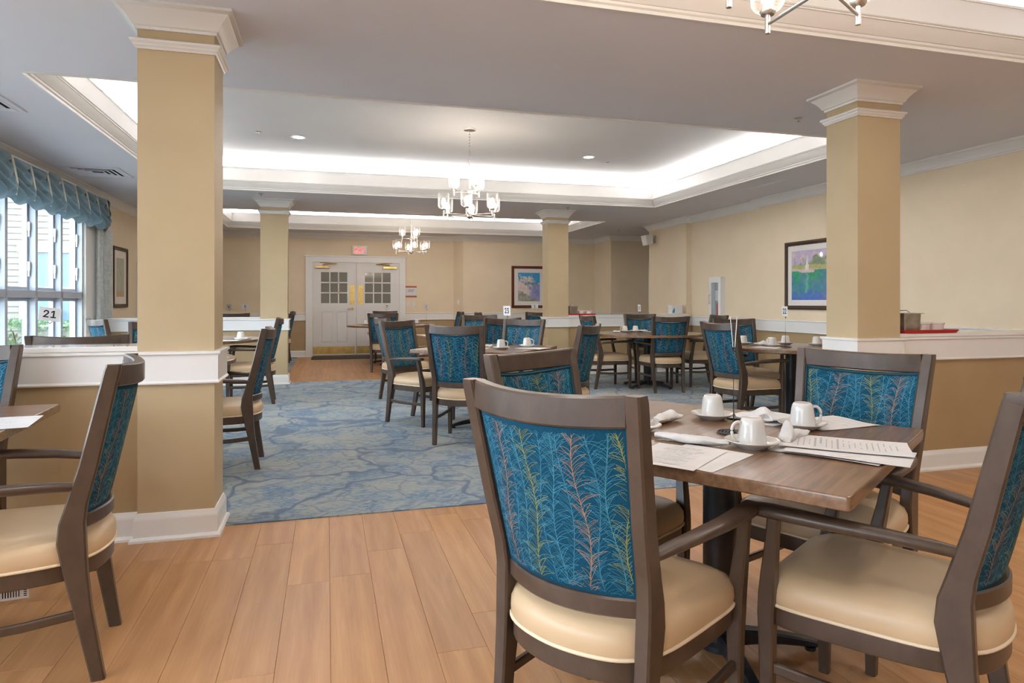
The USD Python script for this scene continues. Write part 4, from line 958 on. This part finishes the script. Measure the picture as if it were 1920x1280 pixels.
def table_sign(x, y, yaw, digits, lab, ink='black_ink', vee=False, roll=0., dz=.006):
    """coiled wire stand with a looped top that grips a number card; yaw turns the card's face from -y."""
    t = thing('table_sign', lab, 'table sign', (x, y, TZ + dz), yaw)
    a = np.linspace(0, 2 * math.pi * 4, 90); rr = np.linspace(.056, .012, 90)
    coil = np.stack([rr * np.cos(a), rr * np.sin(a), np.full(90, .0035)], 1); loop = np.linspace(-math.pi / 2, 1.5 * math.pi, 20)
    obj('wire_stand', cat(tube(coil, .0028, 6), tube([(.012, 0, .0035), (0, 0, .008), (0, 0, .285)], .0026, 7), tube([(.013 * math.cos(q), .003 * (q + 1.57) / 6, .298 + .013 * math.sin(q)) for q in loop], .0024, 6)), 'black', t, smooth=50)
    R = trimesh.transformations.rotation_matrix(math.radians(roll), (0, 1, 0), (0, 0, .35))
    for k, lean in enumerate((4, -5) if vee else (3,)):
        c = cbox(-.07, .07, -.0012, .0012, .302, .402, .0008); T = trimesh.transformations.rotation_matrix(math.radians(lean if not k else lean), (1, 0, 0), (0, 0, .302)); c.apply_transform(T); c.apply_transform(R); c.apply_translation((0, -.004 + .006 * k, 0))
        cd = obj('card', c, 'paper', t)
        for sgn in ((-1, 1) if not vee else ((-1,) if k == 0 else (1,))):
            m = text(digits, .052, (0, sgn * .0013, .354), (-sgn, 0, 0), (0, 0, 1), .0008); m.apply_transform(T); m.apply_transform(R); m.apply_translation((0, -.004 + .006 * k, 0)); obj('number', m, ink, cd)


table_sign(1.35, 1.98, 56, '24', 'black wire number sign with its card edge-on, on the near table', vee=True, dz=0)
table_sign(-2.02, 5.75, 12, '21', 'number 21 sign seen over the left half wall', roll=8); table_sign(1.80, 6.58, -74, '23', 'number 23 sign on the middle square table'); table_sign(4.35, 5.52, -107, '22', 'number sign on the round table by the right column'); table_sign(4.45, 8.86, -100, '20', 'number sign on the right round table')
table_sign(1.90, 13.02, -70, '2', 'number 2 sign at the right of the far round table', 'blue_ink', dz=0); table_sign(1.13, 13.15, 35, '7', 'number 7 sign in the middle of the far round table', 'black_ink', dz=0); table_sign(-1.72, 12.98, -50, '4', 'number 4 sign over the far left half wall'); table_sign(-1.45, 13.05, -18, '5', 'number 5 sign over the far left half wall, next to the number 4', 'blue_ink'); table_sign(4.10, 12.86, -30, '1', 'number 1 sign in front of the beach picture')

# ------------------------------------------------------------------ trays on the half walls
CZ = .992
def tray(x, y, w, d, lab):
    t = thing('serving_tray', lab, 'tray', (x, y, CZ)); p = sbox(-w / 2, -d / 2, w / 2, d / 2).buffer(.02)
    q = np.array(p.exterior.coords)[:-1]; obj('pan', loft([[(a * s, b * s, z) for a, b in q] for z, s in ((0, .93), (.006, .95), (.022, 1.0), (.024, .985), (.008, .935), (.005, .9), (.005, .1))]), 'red', t, smooth=40)


def pan_box(x, y, z, w, h, lab):
    t = thing('steel_pan', lab, 'pan', (x, y, z)); q = np.array(sbox(-w / 2, -w / 2, w / 2, w / 2).buffer(.012).exterior.coords)[:-1]
    obj('body', loft([[(a * s, b * s, zz) for a, b in q] for zz, s in ((0, .92), (h * .96, 1.0), (h, 1.0), (h, .97), (h * .5, .95), (.006, .9))]), 'steel', t, smooth=35); obj('rim', loft([[(a * s, b * s, zz) for a, b in q] for zz, s in ((h - .003, 1.0), (h, 1.22), (h + .003, 1.22), (h + .003, .97), (h - .001, .97))]), 'fork', t)
    obj('lid_handle', tube([(-.05, 0, h + .003), (-.04, 0, h + .02), (.02, 0, h + .022), (.05, 0, h + .004)], .004, 6), 'fork', t)


def build_ramekin(t): obj('bowl', lathe([(0, .0), (.045, 0), (.050, .012), (.056, .055), (.060, .058), (.060, .066), (.055, .068), (.052, .062), (.046, .012), (0, .008)], 28), 'ramekin', t, smooth=45)


tray(4.20, 3.87, .46, .22, 'red serving tray on the right half wall beside the column'); pan_box(4.085, 3.88, CZ + .006, .13, .135, 'square steel pan on the red tray next to the right column'); put('ram', build_ramekin, 'ramekin', 'white ramekin in the middle of the right red tray, next to the steel pan', 'bowl', (4.225, 3.86, CZ + .006)); put('ram', build_ramekin, 'ramekin', 'white ramekin at the outer end of the right red tray', 'bowl', (4.352, 3.86, CZ + .006))
tray(4.10, 10.40, .48, .22, 'red serving tray on the far half wall right of the distant column'); pan_box(3.97, 10.40, CZ + .006, .13, .14, 'square steel box on the far red tray'); put('ram', build_ramekin, 'ramekin', 'small white bowl beside the steel box on the far red tray', 'bowl', (4.13, 10.38, CZ + .006)); put('ram', build_ramekin, 'ramekin', 'small white bowl at the right end of the far red tray', 'bowl', (4.265, 10.39, CZ + .006))
t = thing('tissue_box', 'white carton with blue print on the far half wall', 'box', (5.86, 10.39, CZ), 0); obj('carton', cbox(-.06, .16, -.06, .06, .012, .165, .004), 'plastic', t); obj('blue_print', cat(*[trimesh.Trimesh(np.array([(-.045, -.0606, .03), (.0, -.0606, .03), (.005, -.0606, .10), (-.01, -.0606, .115), (-.04, -.0606, .06)]), np.array([(0, 1, 2), (0, 2, 3), (0, 3, 4)]), process=False)]), 'tissue_blue', t)
t = thing('plastic_tray', 'flat white tray under the carton on the far half wall', 'tray', (5.88, 10.39, CZ)); obj('sheet', cbox(-.22, .20, -.10, .10, 0, .011, .004), 'plastic', t)
